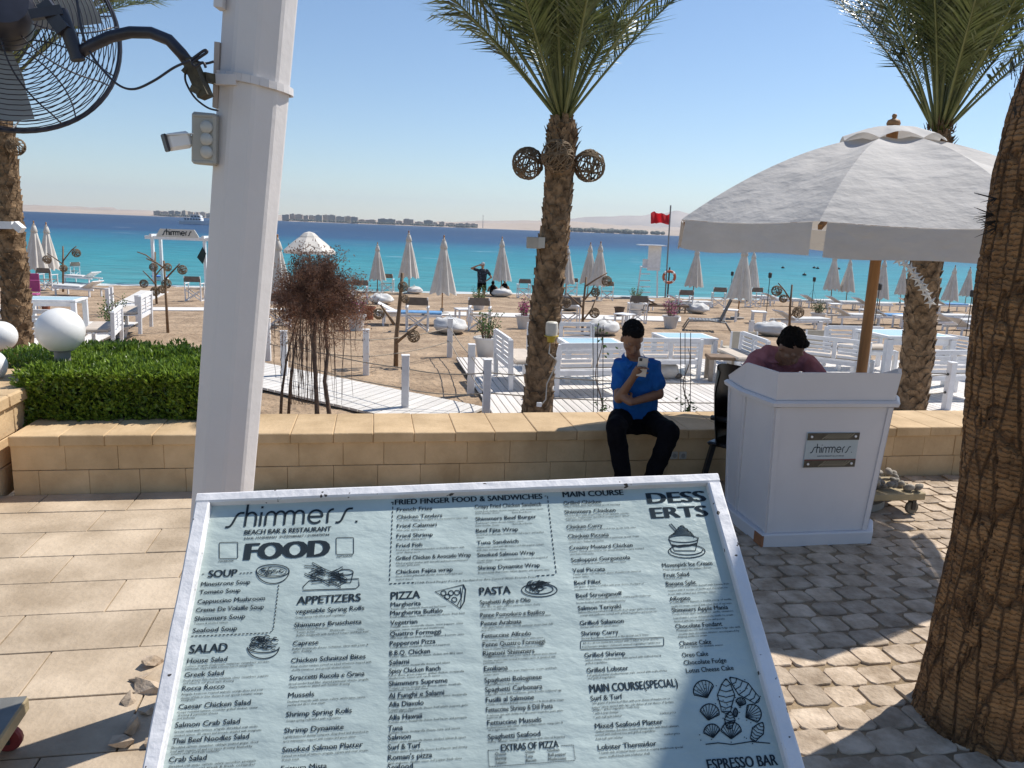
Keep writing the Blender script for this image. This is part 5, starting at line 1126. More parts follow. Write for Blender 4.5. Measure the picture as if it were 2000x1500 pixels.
# left palm
YL=11.0
pp=[(38,700),(34,640),(30,560),(22,480),(14,400),(8,320),(-2,250),(-8,180)]
path=[atY(x,y,YL) for x,y in pp]; path[0].z=-.62
lp=thing('palm_tree','date palm at the far left edge behind the fan','palm tree',(path[0].x,YL,-.6))
trunk(lp,path,[.22,.20,.19,.19,.185,.175,.19,.16],61); skirt(lp,path[-1],.18,62); crown(lp,path[-1]-Vector((path[0].x,YL,-.6)),40,64,42,87,1.0)
wickerball('wicker_ball','wicker ball high on the left edge palm',atY(31,286,YL-.1),.12,None,66,20)
bl=thing('box_lamp','white box lamp on the left edge palm trunk','lamp',atY(10,450,YL-.25)); mb=MB(); mb.beam(atY(-25,439,YL-.25),atY(28,440,YL-.25),.12,.10); mb.build('case',WHITE,bl,world=True); mb=MB(); mb.beam(atY(29,437,YL-.25),atY(44,450,YL-.25),.10,.09); mb.build('head',WHITE,bl,world=True)
# crown of the near palm, unseen, set high so its shadow clears the board
crown(npo,Vector((4.6,.05,9.8)),14,70,58,86,.9)
# starfish garland on the right palm
sg=thing('starfish_garland','string of pale starfish hanging from the right palm','garland',atY(1820,600,YR-.4))
mb=MB(); pts=[atY(x,y,YR-.4) for x,y in ((1755,508),(1775,520),(1787,538),(1797,552),(1807,568),(1818,590))]; mb.tube(pts,.006,5); mb.build('string',WHITE,sg,world=True)
for k in range(9):
    t=k/8*(len(pts)-1); i=min(int(t),len(pts)-2); c=pts[i].lerp(pts[i+1],t-i); mb=MB(); v=[];a0=random.random()*6
    for q in range(10):
        r_=.10 if q%2==0 else .035; a=a0+q*PI/5; v.append((c.x+r_*math.cos(a),c.y,c.z+r_*math.sin(a)))
    mb.add(v+[(c.x,c.y-.02,c.z),(c.x,c.y+.02,c.z)],[[q,(q+1)%10,10] for q in range(10)]+[[(q+1)%10,q,11] for q in range(10)]); mb.build('starfish',CREAM,sg,world=True)
# dry brown shrub tree with hanging roots
random.seed(12); YS=9.6
DRY=M('dry_brown_foliage',(.25,.12,.07),.85,.5,7,transl=.35,c2=(.46,.25,.15)); DST=M('dry_stem',(.20,.135,.095),.9,.3,20)
ds=thing('dry_shrub','brown dried weeping shrub with bare stems beside the boardwalk','shrub',(atY(620,800,YS).x,YS,-.6))
for k,pts in enumerate((((620,860),(619,800),(616,730),(612,660),(618,610)),((648,860),(643,808),(634,745),(640,690),(634,640),(640,600)),((548,860),(550,770),(560,700),(575,640),(590,600)),((563,850),(567,750),(574,690),(582,640)))):
    P=[atY(x,y,YS+(k-1.5)*.08) for x,y in pts]; P[0].z=-.62; mb=MB(); mb.tube(P,[.036-.005*i-(.013 if k>1 else 0) for i in range(len(P))],8); mb.build('stem',DST,ds,True,world=True)
cc_=atY(622,556,YS)
fb=MB(); tw=MB()
for k in range(420):
    d=Vector((random.gauss(0,1),random.gauss(0,1),random.gauss(0,1))).normalized(); rr=random.random()**.4
    lc=random.choice(((0,0,.02),(-.22,0,-.10),(.24,.05,-.06),(.05,-.1,.16),(-.12,.1,.10),(.30,0,-.2),(-.30,0,-.16))); e=cc_+Vector((lc[0]*1.1+d.x*.38*rr,lc[1]+d.y*.38*rr,lc[2]*1.2+d.z*.37*rr)); b=cc_+Vector((random.uniform(-.1,.1),random.uniform(-.1,.1),-.35+random.uniform(-.1,.2))); m_=b.lerp(e,.55)+Vector((0,0,.06)); tw.tube([b,m_,e],[.005,.0035,.0015],4,cap=False)
    for q in range(52):
        p=m_.lerp(e,random.uniform(.1,1.1))+Vector((random.gauss(0,.05),random.gauss(0,.05),random.gauss(0,.05))); dd=Vector((random.gauss(0,1),random.gauss(0,1),random.gauss(0,1)+.3)).normalized()*random.uniform(.02,.045); s_=dd.orthogonal().normalized()*.0072
        fb.add([p-s_,p+s_,p+dd],[[0,1,2]])
for k in range(80):
    x=random.gauss(605,38); y0=random.uniform(590,680); y1=y0+random.uniform(30,230)*(1 if 545<x<690 else .5); Y=YS+random.uniform(-.35,.3); dx_=random.uniform(-8,12)
    n=6; P=[atY(x+dx_*(i/n)+random.uniform(-1.5,1.5),min(y0+(y1-y0)*i/n,790),Y) for i in range(n+1)]; tw.tube(P,[.0045-.0004*i for i in range(n+1)],4,cap=False)
for k in range(300):
    p=cc_+Vector((random.gauss(0,.22),random.gauss(0,.2),-.46+random.gauss(0,.18)))
    for q in range(18):
        dd=Vector((random.gauss(0,1),random.gauss(0,1),random.gauss(0,1)-.5)).normalized()*random.uniform(.03,.08); s_=dd.orthogonal().normalized()*.003; o=p+Vector((random.gauss(0,.05),random.gauss(0,.05),random.gauss(0,.06))); fb.add([o-s_,o+s_,o+dd],[[0,1,2]])
tag(fb.build('dry_leaves',DRY,ds,world=True),kind='stuff'); tag(tw.build('twigs',DST,ds,world=True),kind='stuff')
# ================================================================== BEACH
def place_all(proto,spots,label,group):
    """spots: (x,y,z,rz,scale) ordered left to right; proto is moved to the first"""
    out=[]
    for i,(loc,rz,s) in enumerate(spots):
        lab=label(i) if callable(label) else label
        o=proto if i==0 else copytree(proto,loc,rz,lab)
        o.location=loc; o.rotation_euler=(0,0,rz); o.scale=(s,s,s); o['label']=lab; o['group']=group; out.append(o)
        WM[o.name]=Matrix.Translation(Vector(loc))@Matrix.Rotation(rz,4,'Z')@Matrix.Scale(s,4)
    return out
# ---- closed parasols
def parasol(seed,name='closed_parasol'):
    random.seed(seed); t=thing(name,'x','parasol')
    mb=MB(); mb.tube([(0,0,-.1),(0,0,2.68)],.024,8); mb.build('pole',WOOD,t,True)
    mb=MB(); v=[];f=[];n=48;lv=20
    ph=[random.uniform(.6,1.3) for _ in range(9)]
    for j in range(lv+1):
        u=j/lv; z=.72+1.86*(1-u); base=.05+.33*u**1.05
        for k in range(n):
            a=2*PI*k/n; lob=math.cos(a*8+seed+.5*u); r_=base*(1+.22*lob*min(1,u*2.2)+.10*math.sin(a*3+seed)*u); v.append((r_*math.cos(a)*1.05,r_*math.sin(a),z-.05*lob*(u>.97)))
    for j in range(lv):
        for k in range(n): f.append([j*n+k,j*n+(k+1)%n,(j+1)*n+(k+1)%n,(j+1)*n+k])
    f.append(list(range(n))); mb.add(v,f); mb.build('canopy',CREAM,t,True)
    mb=MB(); mb.lathe([(.03,2.60),(.085,2.48),(.14,2.28),(.135,2.275),(.08,2.46),(.03,2.58)],16,cap=False); mb.build('vent_cap',CREAM,t,True)
    mb=MB(); mb.ball((0,0,2.68),(.03,.03,.05),nu=8,nv=6); mb.build('finial',WOOD,t,True)
    mb=MB(); mb.lathe([(0,0),(.25,0),(.25,.05),(.06,.07),(.06,.2),(0,.2)],16); mb.build('base',M('concrete_foot',(.32,.29,.26),.9,.1),t,30)
    return t
PS=[(70,430,72,561),(97,433,98,554),(548,456,547,636),(735,472,737,572),(801,449,799,562),(852,457,863,613),(983,461,979,558),(1103,478,1104,572),(1153,472,1147,577),(1168,470,1166,588),(1358,477,1352,588),(1446,473,1440,622),(1467,487,1464,582),(1631,490,1622,578),(1664,502,1652,589),(1725,502,1715,611),(1764,517,1757,578),(1863,517,1852,611),(1890,520,1884,579),(1916,520,1908,581)]
ps=[]
for i,(tx,ty,bx_,by_) in enumerate(PS):
    g=gnd(bx_,by_)
    while g.y-.18*g.x>39.6: by_+=1; g=gnd(bx_,by_)
    top=atY(tx,ty,g.y); h=max(2.2,min(3.2,top.z-g.z)); ps.append((g,i*1.3,h/2.75))
lab=lambda i:'closed cream beach parasol, %s from the left'%ORD[i]
pr=[parasol(1),parasol(2),parasol(3)]
for i,(g,rz,s) in enumerate(ps):
    o=pr[i] if i<3 else copytree(pr[i%3],g,rz)
    o.location=g; o.rotation_euler=(R(random.uniform(-1.2,1.2)),R(random.uniform(-1.5,1.5)),rz); o.scale=(s,s,s); tag(o,lab(i),'parasol','closed parasols on the beach')
# ---- open white parasol behind the dry shrub
g=gnd(606,590); op=thing('open_parasol','open white thatch-topped parasol behind the dry shrub','parasol',g)
tz=atY(599,452,g.y).z-g.z; rz_=atY(599,489,g.y).z-g.z; rr=50/FPX*g.y
mb=MB(); mb.tube([(0,0,0),(0,0,tz-.05)],.03,8); mb.build('pole',WOOD,op)
mb=MB(); mb.lathe([(rr,rz_-.12),(rr,rz_),(rr*.62,rz_+(tz-rz_)*.45),(rr*.28,rz_+(tz-rz_)*.80),(rr*.27,rz_+(tz-rz_)*.74)],8,cap=False); mb.build('canopy',CREAM,op)
mb=MB(); mb.lathe([(rr*.36,rz_+(tz-rz_)*.74),(rr*.2,rz_+(tz-rz_)*.93),(.02,tz)],8,cap=False); mb.build('vent_cap',CREAM,op)
# ---- director chairs
def dchair():
    t=thing('director_chair','x','chair'); w_=.27
    for s in(-1,1):
        for y in(-.20,.20):
            mb=MB(); mb.beam((s*w_,y,0),(s*w_,y,.62 if y<0 else .62),.035,.035); mb.build('leg',WHITEW,t)
        mb=MB(); mb.beam((s*w_,-.24,.635),(s*w_,.24,.635),.06,.025); mb.build('armrest',WHITEW,t)
        mb=MB(); mb.beam((s*w_,-.21,.62),(s*w_,-.25,.90),.035,.03); mb.build('back_post',WHITEW,t)
        mb=MB(); mb.beam((s*w_,-.22,.03),(s*w_,.22,.03),.03,.03); mb.build('foot_rail',WHITEW,t)
    for y in(-.20,.20):
        for s in(-1,1):
            mb=MB(); mb.beam((-s*w_,y+s*.012,.04),(s*w_,y+s*.012,.42),.018,.03); mb.build('cross_brace',WHITEW,t)
    mb=MB(); mb.box((0,0,.44),(.54,.42,.012)); mb.build('seat',TAUPE,t)
    mb=MB(); v=[];f=[]
    for i in range(7):
        x=-.285+.57*i/6; y=-.245-.03*math.sin(PI*i/6)
        for z in(.70,.90): v+= [(x,y,z),(x,y-.008,z)]
    for i in range(6): k=4*i; f+= [[k,k+4,k+6,k+2],[k+1,k+3,k+7,k+5],[k,k+1,k+5,k+4],[k+2,k+6,k+7,k+3]]
    mb.add(v,f); mb.build('backrest',TAUPE,t); return t
DC=[(95,567,0),(142,546,1.2),(381,588,.1),(545,640,.2),(703,593,.3),(757,571,0),(815,647,.05),(936,646,-.05),(1022,582,.2),(1110,641,.1),(1116,577,0),(1185,587,-.1),(1243,632,.0),(1334,611,.1),(1402,601,-.1),(1470,600,.3)]
place_all(dchair(),[(gnd(x,y),a,1.05) for x,y,a in DC],lambda i:'white folding chair with taupe canvas back, %s from the left on the sand'%ORD[i],'director chairs on the sand')
# ---- bean bags
def beanbag(seed):
    t=thing('bean_bag','x','bean bag'); mb=MB(); mb.ball((0,0,0),(1,1,1),nu=32,nv=20)
    for v in mb.v:
        n_=noise.noise(v*1.6+Vector((seed*5,0,0)))+.5*noise.noise(v*3.5+Vector((seed,2,0))); z=v.z
        r_=.47*(1+.14*n_); v.x*=r_*1.05;v.y*=r_; v.z=.20+(.24*z*(1+.35*n_) if z>0 else .20*z)
        if z>.3: v.z+=.10*max(0,noise.noise(Vector((v.x*4+seed,v.y*4,1))))
    mb.build('bag',GREYF,t,True)
    mb=MB(); 
    for k in range(5):
        a=k*1.257+seed; mb.tube([(.34*math.cos(a)*u,.34*math.sin(a)*u,.455-.10*u*u) for u in (.1,.4,.7,1.0,1.25)],.008,5)
    mb.build('seam',GREYF,t,True)
    mb=MB(); mb.tube([(-.08,0,.43),(-.05,0,.50),(.03,.02,.52),(.08,.02,.44)],.016,6); mb.build('handle',GREYF,t,True); return t
BB=[(745,594,.95),(809,574,.85),(879,651,.98),(980,580,1.0),(1112,606,.9),(1177,654,1.0),(1361,612,.95),(1505,656,1.0)]
bl=['pale grey bean bag behind the terracotta pot','small pale bean bag at the water edge behind the driftwood pole','pale grey bean bag right of the largest closed parasol','pale bean bag with two people lying against it','pale bean bag just right of the centre palm trunk','pale grey bean bag behind the driftwood pole right of the centre palm','pale bean bag under the parasol beside the lifebuoy','pale bean bag behind the man in pink']
b1=beanbag(1); b2=beanbag(2)
for i,(x,y,s) in enumerate(BB):
    g=gnd(x,y); o=(b1,b2)[i] if i<2 else copytree((b1,b2)[i%2],g,i*.9); o.location=g; o.rotation_euler=(0,0,i*.9); o.scale=(s,s,s); tag(o,bl[i],'bean bag','bean bags on the sand')
# the two people lying on the beach
for k,(x,y,lab_) in enumerate(((962,572,'dark haired person lying against the far bean bag, left one'),(985,570,'person in dark clothes half lying against the far bean bag, right one'))):
    g=gnd(x,y+8)+Vector((0,.55,0)); t=thing('person',lab_,'person',g); mb=MB(); f_=lambda a,b,c:g+Vector((a,b,c))
    hx,hy,hz=frame((.1,.9,.25)); HT=mat3(hx,hy,hz,f_(0,-.42,.66+.12*k)); headparts(mb,HT)
    limb(mb,[f_(0,-.40,.55+.1*k),f_(0,-.30,.40),f_(0,0,.18)],[.06,.15,.15]); limb(mb,[f_(-.17,-.35,.46),f_(-.26,-.1,.25),f_(-.1,.1,.25)],[.05,.04,.03]); limb(mb,[f_(.17,-.35,.46),f_(.26,-.1,.25),f_(.1,.1,.25)],[.05,.04,.03])
    hand(mb,f_(-.1,.1,.25),(1,.2,0),(0,0,-1),.4); hand(mb,f_(.1,.1,.25),(-1,.2,0),(0,0,-1),.4)
    for s in(-1,1): limb(mb,[f_(s*.09,.02,.15),f_(s*.12,.45,.32),f_(s*.12,.80,.07)],[.09,.06,.045]); limb(mb,[f_(s*.12,.8,.05),f_(s*.12,.85,.16)],[.04,.03])
    bodyobj('body',mb,SKIN2,t,.014,2)
    mb=MB(); limb(mb,[f_(0,-.36,.46+.05*k),f_(0,-.28,.40),f_(0,0,.18)],[.15,.165,.165]); bodyobj('shirt',mb,TRO,t,.014,1)
    mb=MB(); hairparts(mb,HT,1.05); bodyobj('hair',mb,HAIR,t,.012,1)
# ---- sun loungers
def lounger(name,m,pad):
    t=thing(name,'x','sun lounger')
    for y in(-.30,.30):
        mb=MB(); mb.beam((-.95,y,.30),(.95,y,.30),.045,.07); mb.build('side_rail',m,t)
        for x in(-.75,.8): mb=MB(); mb.beam((x,y,0),(x,y,.27),.05,.05); mb.build('leg',m,t)
    for i in range(12):
        mb=MB(); mb.box((-.30+i*.11,0,.335),(.085,.56,.018)); mb.build('slat',m,t)
    mb=MB(); mb.beam((-.36,0,.35),(-.92,0,.62),.58,.03); mb.build('backrest',m,t)
    if pad: mb=MB(); mb.box((.32,0,.375),(1.25,.55,.06),b=.02); mb.build('cushion',pad,t)
    return t
LG=[(155,578,2.9,0),(162,554,2.8,0),(800,634,.1,1),(1295,611,.15,2),(1478,592,.1,0),(1597,601,.3,0),(1668,634,.25,0),(1648,604,.2,0),(1738,634,.2,1),(1846,634,.2,0),(1850,608,.2,1),(1900,657,.25,0),(1345,606,.2,0),(1525,598,.2,0),(1562,644,.3,0),(1700,607,.2,0),(1792,608,.15,0),(1862,645,.25,0)]
pl_=[lounger('sun_lounger',WHITEW,GREYF),lounger('sun_lounger',WHITEW,BLUEF),lounger('sun_lounger',M('weathered_wood',(.22,.16,.11),.8,.2),None)]
ll_=['white sun lounger below the leftmost driftwood pole','white sun lounger nearer the water at the far left','white lounger with blue towel left of the largest closed parasol','bare brown wooden lounger left of the lifebuoy post','white lounger at the water behind the twin parasols','white lounger behind the first torches right of the twin parasols','white lounger in front of the umbrella pole, nearer row','white lounger left of the umbrella pole, farther row','white lounger with blue towel between umbrella pole and right palm','white lounger just right of the right palm, nearer row','white lounger with blue cover right of the right palm, farther row','white lounger closest to the near palm trunk at the right','white lounger beside the parasol next to the lifebuoy','white lounger behind the pale driftwood pole','white lounger just right of the pale driftwood pole','white lounger right of the umbrella pole in the farther row','white lounger partly behind the right palm in the farther row','white lounger between right palm and near palm, middle row']
used=set()
for i,(x,y,a,k) in enumerate(LG):
    g=gnd(x,y); o=pl_[k] if k not in used else copytree(pl_[k],g,a); used.add(k); o.location=g; o.rotation_euler=(0,0,a); tag(o,ll_[i],'sun lounger','sun loungers on the sand')
# small white side tables
stb=thing('side_table','x','table'); mb=MB(); mb.box((0,0,.42),(.5,.5,.04),b=.006); mb.build('table_top',WHITEW,stb)
for x in(-1,1):
    for y in(-1,1): mb=MB(); mb.beam((x*.2,y*.2,0),(x*.2,y*.2,.40),.05,.05); mb.build('leg',WHITEW,stb)
ST=[(690,612),(762,636),(905,630),(1078,630),(1218,640),(1262,606),(1425,628),(1480,632),(1628,612),(1692,626),(1760,640),(1822,612)]
place_all(stb,[(gnd(x,y),.2*i,1.0) for i,(x,y) in enumerate(ST)],lambda i:'small white side table on the sand, %s from the left'%ORD[i],'white side tables on the sand')
# grey recliner
g=gnd(1382,646); rc=thing('garden_recliner','grey folded recliner chair behind the white deck table','recliner',g,R(170)); GM=M('grey_plastic',(.20,.20,.20),.5,.1)
for s in(-1,1):
    mb=MB(); mb.tube([(.75,s*.3,.02),(.6,s*.3,.30),(0,s*.3,.34),(-.5,s*.3,.30),(-.7,s*.3,.0)],.025,8); mb.build('side_frame',GM,rc,True)
for i in range(9): mb=MB(); mb.box((.55-i*.1,0,.345),(.08,.58,.02)); mb.build('slat',GM,rc)
mb=MB(); mb.beam((-.35,0,.34),(-.62,0,1.0),.56,.03); mb.build('backrest',M('taupe_dark',(.15,.125,.10),.8,.1),rc)
# ---- pots and plants
PETB=MB(); 
def plantpot(name,label,g,h,r_,m,kind,seed):
    random.seed(seed); t=thing(name,label,'planter',g,0,'potted plants on the beach')
    mb=MB(); mb.lathe([(0,0),(r_*.66,0),(r_*.92,h*.9),(r_*1.04,h*.9),(r_*1.04,h),(r_*.92,h),(r_*.88,h*.9),(0,h*.88)],20,cap=False); mb.build('pot',m,t,30)
    mb=MB(); mb.lathe([(0,h*.90),(r_*.9,h*.89)],14,cap=False); mb.build('soil',M('soil',(.06,.045,.03),.95,.3),t)
    if kind:
        st=MB();lf=MB();fl=MB()
        for k in range(22):
            a=random.random()*2*PI; l=random.uniform(.5,1.15)*r_*1.9; e=Vector((math.cos(a)*r_*random.uniform(.3,1.2),math.sin(a)*r_*random.uniform(.3,1.2),h*.9+l)); b=Vector((math.cos(a)*r_*.3,math.sin(a)*r_*.3,h*.88)); st.tube([b,b.lerp(e,.5)+Vector((0,0,.05)),e],[.008,.006,.003],4)
            for q in range(16):
                p=b.lerp(e,random.uniform(.3,1.05))+Vector((random.gauss(0,.035),random.gauss(0,.035),random.gauss(0,.03))); d=Vector((random.gauss(0,1),random.gauss(0,1),random.gauss(0,1)+.4)).normalized()*random.uniform(.04,.075); s_=d.orthogonal().normalized()*.016
                (fl if (kind=='pink' and random.random()<.62) else lf).add([p,p+d*.5+s_,p+d,p+d*.5-s_],[[0,1,2,3]])
        st.build('stems',DST,t); tag(lf.build('leaves',GREEN,t),kind='stuff')
        if fl.v: tag(fl.build('flowers',PINK,t),kind='stuff')
    return t
POT=M('white_pot',(.62,.60,.58),.6,.06,5)
for k,(x,y,h,r_,m,kd,lab_) in enumerate(((696,645,.42,.26,POT,'pink','white pot with pink bougainvillea right of the dry shrub'),(719,624,.40,.24,TERRA,None,'round terracotta pot beside the pink bougainvillea'),(935,605,.34,.28,POT,'green','white pot with green plant in front of the standing man'),(949,703,.42,.26,POT,'green','large white bucket pot with green plant at the deck corner'),(1023,642,.40,.26,POT,'pink','white pot with pink flowers left of the centre palm trunk'),(1242,615,.46,.30,POT,'green','white pot with green shrub in front of the lifeguard chair'),(1309,641,.40,.27,POT,'pink','white pot with sparse pink plant behind the seated man'),(1596,634,.42,.26,POT,'green','white pot with round green shrub behind the man in pink'),(228,659,.26,.30,POT,'green','low white bowl planter behind the hedge'),(8,560,.35,.25,TERRA,None,'terracotta pot at the left edge'),(1209,619,.36,.20,M('dark_basket',(.07,.04,.025),.9,.3,20),None,'dark woven basket on the sand behind the seated man'),(90,607,.30,.15,TERRA,None,'small terracotta pot by the left deck'))):
    plantpot('flower_pot',lab_,gnd(x,y) if k!=3 else gnd(x,y)+Vector((0,0,.055)),h,r_,m,kd,80+k)
# ---- driftwood poles with wicker balls
def driftpole(label,base,segs,balls,r0,seed):
    g=gnd(*base); t=thing('driftwood_pole',label,'pole',g,0,'driftwood poles with wicker balls'); Y=g.y
    for i,s in enumerate(segs):
        P=[atY(x,y,Y-.05*(i%3)) for x,y in s]; 
        if i==0: P[0]=g-Vector((0,0,.1))
        mb=MB(); n=len(P); mb.tube(P,[r0*.62*(1 if i==0 else .62)*(1-.35*q/(n-1)) for q in range(n)],8); mb.build('trunk' if i==0 else 'branch',DRIFT,t,True,world=True)
    for k,(x,y,rp,lb) in enumerate(balls): wickerball('wicker_ball',lb,atY(x,y,Y-.12),rp/FPX*Y,None,seed+k,20)
driftpole('driftwood pole with three wicker balls right of the left parasols',(123,571),[[(123,571),(123,520),(123,481)],[(123,510),(140,488),(149,481)],[(123,516),(105,503),(92,495)]],[(149,494,8,'wicker ball on the right branch of the leftmost driftwood pole'),(92,507,8,'wicker ball on the left branch of the leftmost driftwood pole'),(124,524,7,'wicker ball on the trunk of the leftmost driftwood pole')],.07,100)
driftpole('driftwood pole under the white beach gate, farther of two',(306,594),[[(306,594),(303,540),(303,492)],[(303,512),(285,498),(268,492)],[(303,554),(290,540),(279,529)],[(304,538),(312,528),(318,522)]],[(281,554,8,'wicker ball on the low left branch below the beach gate'),(303,569,9,'wicker ball low on the farther pole below the beach gate'),(300,522,8,'wicker ball high on the farther pole below the beach gate'),(317,565,8,'wicker ball between the two poles below the beach gate')],.07,110)
driftpole('driftwood pole on the sand right of the white bowl planter',(328,650),[[(328,650),(324,580),(320,509)],[(322,525),(305,513),(286,505)],[(323,545),(340,527),(351,515)]],[(356,527,9,'wicker ball on the right branch of the pole nearest the hedge'),(325,554,9,'wicker ball on the trunk of the pole nearest the hedge'),(327,522,8,'wicker ball near the top of the pole nearest the hedge')],.06,120)
driftpole('thick driftwood post with crossing branches beside the boardwalk',(773,717),[[(773,717),(774,660),(781,590),(786,533)],[(770,634),(758,616),(743,595)],[(776,668),(795,652),(815,637)]],[(787,560,10,'wicker ball near the top of the post by the boardwalk'),(740,613,11,'wicker ball on the left branch of the post by the boardwalk'),(808,657,12,'wicker ball low right on the post by the boardwalk'),(791,584,8,'lower wicker ball on the trunk of the post by the boardwalk')],.075,130)
driftpole('forked driftwood pole right of the centre palm',(1137,655),[[(1137,655),(1139,600),(1145,541)],[(1142,560),(1165,545),(1186,533)],[(1142,585),(1155,570),(1161,556)],[(1137,600),(1122,586),(1107,573)],[(1139,625),(1155,605),(1163,586)]],[(1185,549,10,'wicker ball hanging from the long right branch of the forked pole'),(1163,571,9,'wicker ball in the middle of the forked pole'),(1107,592,9,'wicker ball left on the forked pole by the palm'),(1161,611,10,'lowest wicker ball of the forked pole')],.065,140)
driftpole('pale driftwood pole above the man in pink',(1542,650),[[(1542,650),(1543,600),(1547,556)],[(1543,585),(1532,567),(1520,553)],[(1543,618),(1555,605),(1563,597)]],[(1517,568,10,'wicker ball on the left branch above the man in pink'),(1530,583,8,'lower left wicker ball above the man in pink'),(1559,610,11,'wicker ball on the right branch above the man in pink')],.07,150)
# ---- torches
for k,(x,y0,y1) in enumerate(((1425,530,592),(1496,532,617),(1584,541,603),(1706,553,650),(1886,566,660))):
    g=gnd(x,y1); top=atY(x,y0,g.y).z-g.z; t=thing('beach_torch','thin black beach torch, %s from the left'%ORD[k],'torch',g,0,'black beach torches')
    mb=MB(); mb.tube([(0,0,-.1),(0,0,top-.2)],.014,6); mb.build('pole',BLACKM,t); mb=MB(); mb.lathe([(.03,top-.22),(.07,top-.2),(.075,top-.03),(.05,top),(0,top)],10); mb.build('lamp_head',BLACKM,t,30)
    for s in(-1,1): mb=MB(); mb.tube([(0,0,top*.62),(s*.45,.1,.0)],.004,4); mb.build('guy_wire',BLACKM,t)
# ---- rope fence posts and ropes
POSTS={1:(715,733),2:(791,803),3:(878,697),4:(919,771),5:(949,812),6:(556,740),7:(524,704),8:(271,638),9:(220,614),10:(213,618),11:(1846,806),12:(1464,673),13:(1597,673)}
pn=['white rope post beside the boardwalk, left of the thick driftwood post','white rope post at the near edge of the boardwalk','white rope post behind the deck corner','white rope post at the left edge of the deck','white rope post next to the foot of the centre palm','white rope post behind the dry shrub','white rope post just right of the pillar','white rope post right of the white bowl planter','white rope post behind the left benches, farther one','short white rope post beside the left bench','white rope post between the right palm and the near palm','white rope post left of the man in pink','white rope post right of the man in pink']
PG={}
for k,(x,y) in POSTS.items():
    g=gnd(x,y); PG[k]=g; h=.80 if k not in(12,13) else .62; t=thing('rope_post',pn[k-1],'post',g,R(10),'white rope posts')
    mb=MB(); mb.box((0,0,h/2-.1),(.105,.105,h+.2),b=.006); mb.build('post',WHITEW,t); mb=MB(); mb.box((0,0,h+.006),(.118,.118,.018),b=.005); mb.build('cap',WHITEW,t)
    for zz in(.62,.33): mb=MB(); mb.lathe([(.016,-.062),(.022,-.062),(.022,.062),(.016,.062)],8,T=Matrix.Translation((0,0,zz))@Matrix.Rotation(PI/2,4,'Y')); mb.build('rope_eye',BLACKM,t)
ROPE=M('grey_rope',(.30,.26,.21),.9,.2,40)
def rope(a,b,z,lab_,sag=.05):
    A=PG[a]+Vector((0,0,z));B=PG[b]+Vector((0,0,z)); mb=MB(); n=14; mb.tube([A.lerp(B,i/n)-Vector((0,0,sag*4*(i/n)*(1-i/n))) for i in range(n+1)],.009,5); tag(mb.build('rope',ROPE,None,True),lab_,'rope','ropes between the white posts')
for a,b,d_ in ((7,1,'from the pillar side to the post by the driftwood'),(1,3,'behind the boardwalk towards the deck corner'),(6,2,'along the near edge of the boardwalk'),(2,5,'between boardwalk edge and centre palm'),(3,4,'at the deck corner'),(4,5,'along the left deck edge'),(5,11,'stretched across the deck behind the seated man'),(9,8,'at the left benches')):
    for z,u in((.62,'upper'),(.33,'lower')): rope(a,b,z,u+' rope '+d_,.05 if (a,b)!=(5,11) else .16)
# ---- deck benches and tables
def bench(w_=1.25,cush=True):
    t=thing('slatted_bench','x','bench'); d=.52
    for x in(-w_/2,w_/2):
        mb=MB(); mb.beam((x,-d/2,0),(x,-d/2,.40),.07,.07); mb.build('leg',WHITEW,t); mb=MB(); mb.beam((x,d/2,0),(x,d/2+.03,.82),.07,.07,up=(1,0,0)); mb.build('leg',WHITEW,t)
    mb=MB(); mb.box((0,d/2+.03,.80),(w_-.07,.045,.075)); mb.build('top_rail',WHITEW,t)
    mb=MB(); mb.box((0,d/2+.018,.60),(.075,.04,.33)); mb.build('middle_stile',WHITEW,t)
    for z in(.70,.625,.55,.475):
        for s in(-1,1): mb=MB(); mb.box((s*(w_/4+.004),d/2+.018,z),(w_/2-.12,.022,.048)); mb.build('slat',WHITEW,t)
    mb=MB(); mb.box((0,-d/2,.355),(w_-.07,.03,.08)); mb.build('apron',WHITEW,t); mb=MB(); mb.box((0,d/2,.355),(w_-.07,.03,.08)); mb.build('apron',WHITEW,t)
    for i in range(6): mb=MB(); mb.box((0,-d/2+.03+i*.088,.405),(w_+.02,.072,.02)); mb.build('seat_slat',WHITEW,t)
    if cush: mb=MB(); mb.box((0,-.03,.455),(w_-.06,.46,.075),b=.025); mb.build('cushion',M('beige_cushion',(.52,.45,.38),.85,.08),t)
    return t
def dtable(w_=1.05,d=.75,h=.66):
    t=thing('deck_table','x','table')
    for x in(-1,1):
        for y in(-1,1): mb=MB(); mb.beam((x*(w_/2-.05),y*(d/2-.05),0),(x*(w_/2-.05),y*(d/2-.05),h-.03),.085,.085); mb.build('leg',WHITEW,t)
    for y in(-1,1): mb=MB(); mb.box((0,y*(d/2-.05),h-.06),(w_-.2,.03,.09)); mb.build('apron',WHITEW,t)
    for y in(-1,1): mb=MB(); mb.box((0,y*(d/2-.035),h),(w_,.07,.035)); mb.build('rim',WHITEW,t)
    for x in(-1,1): mb=MB(); mb.box((x*(w_/2-.035),0,h),(.07,d-.14,.035)); mb.build('rim',WHITEW,t)
    mb=MB(); mb.box((0,0,h+.004),(w_-.142,d-.142,.03)); mb.build('glass_top',GLASSY,t); return t
ZD=-.545; YW=R(10.7)
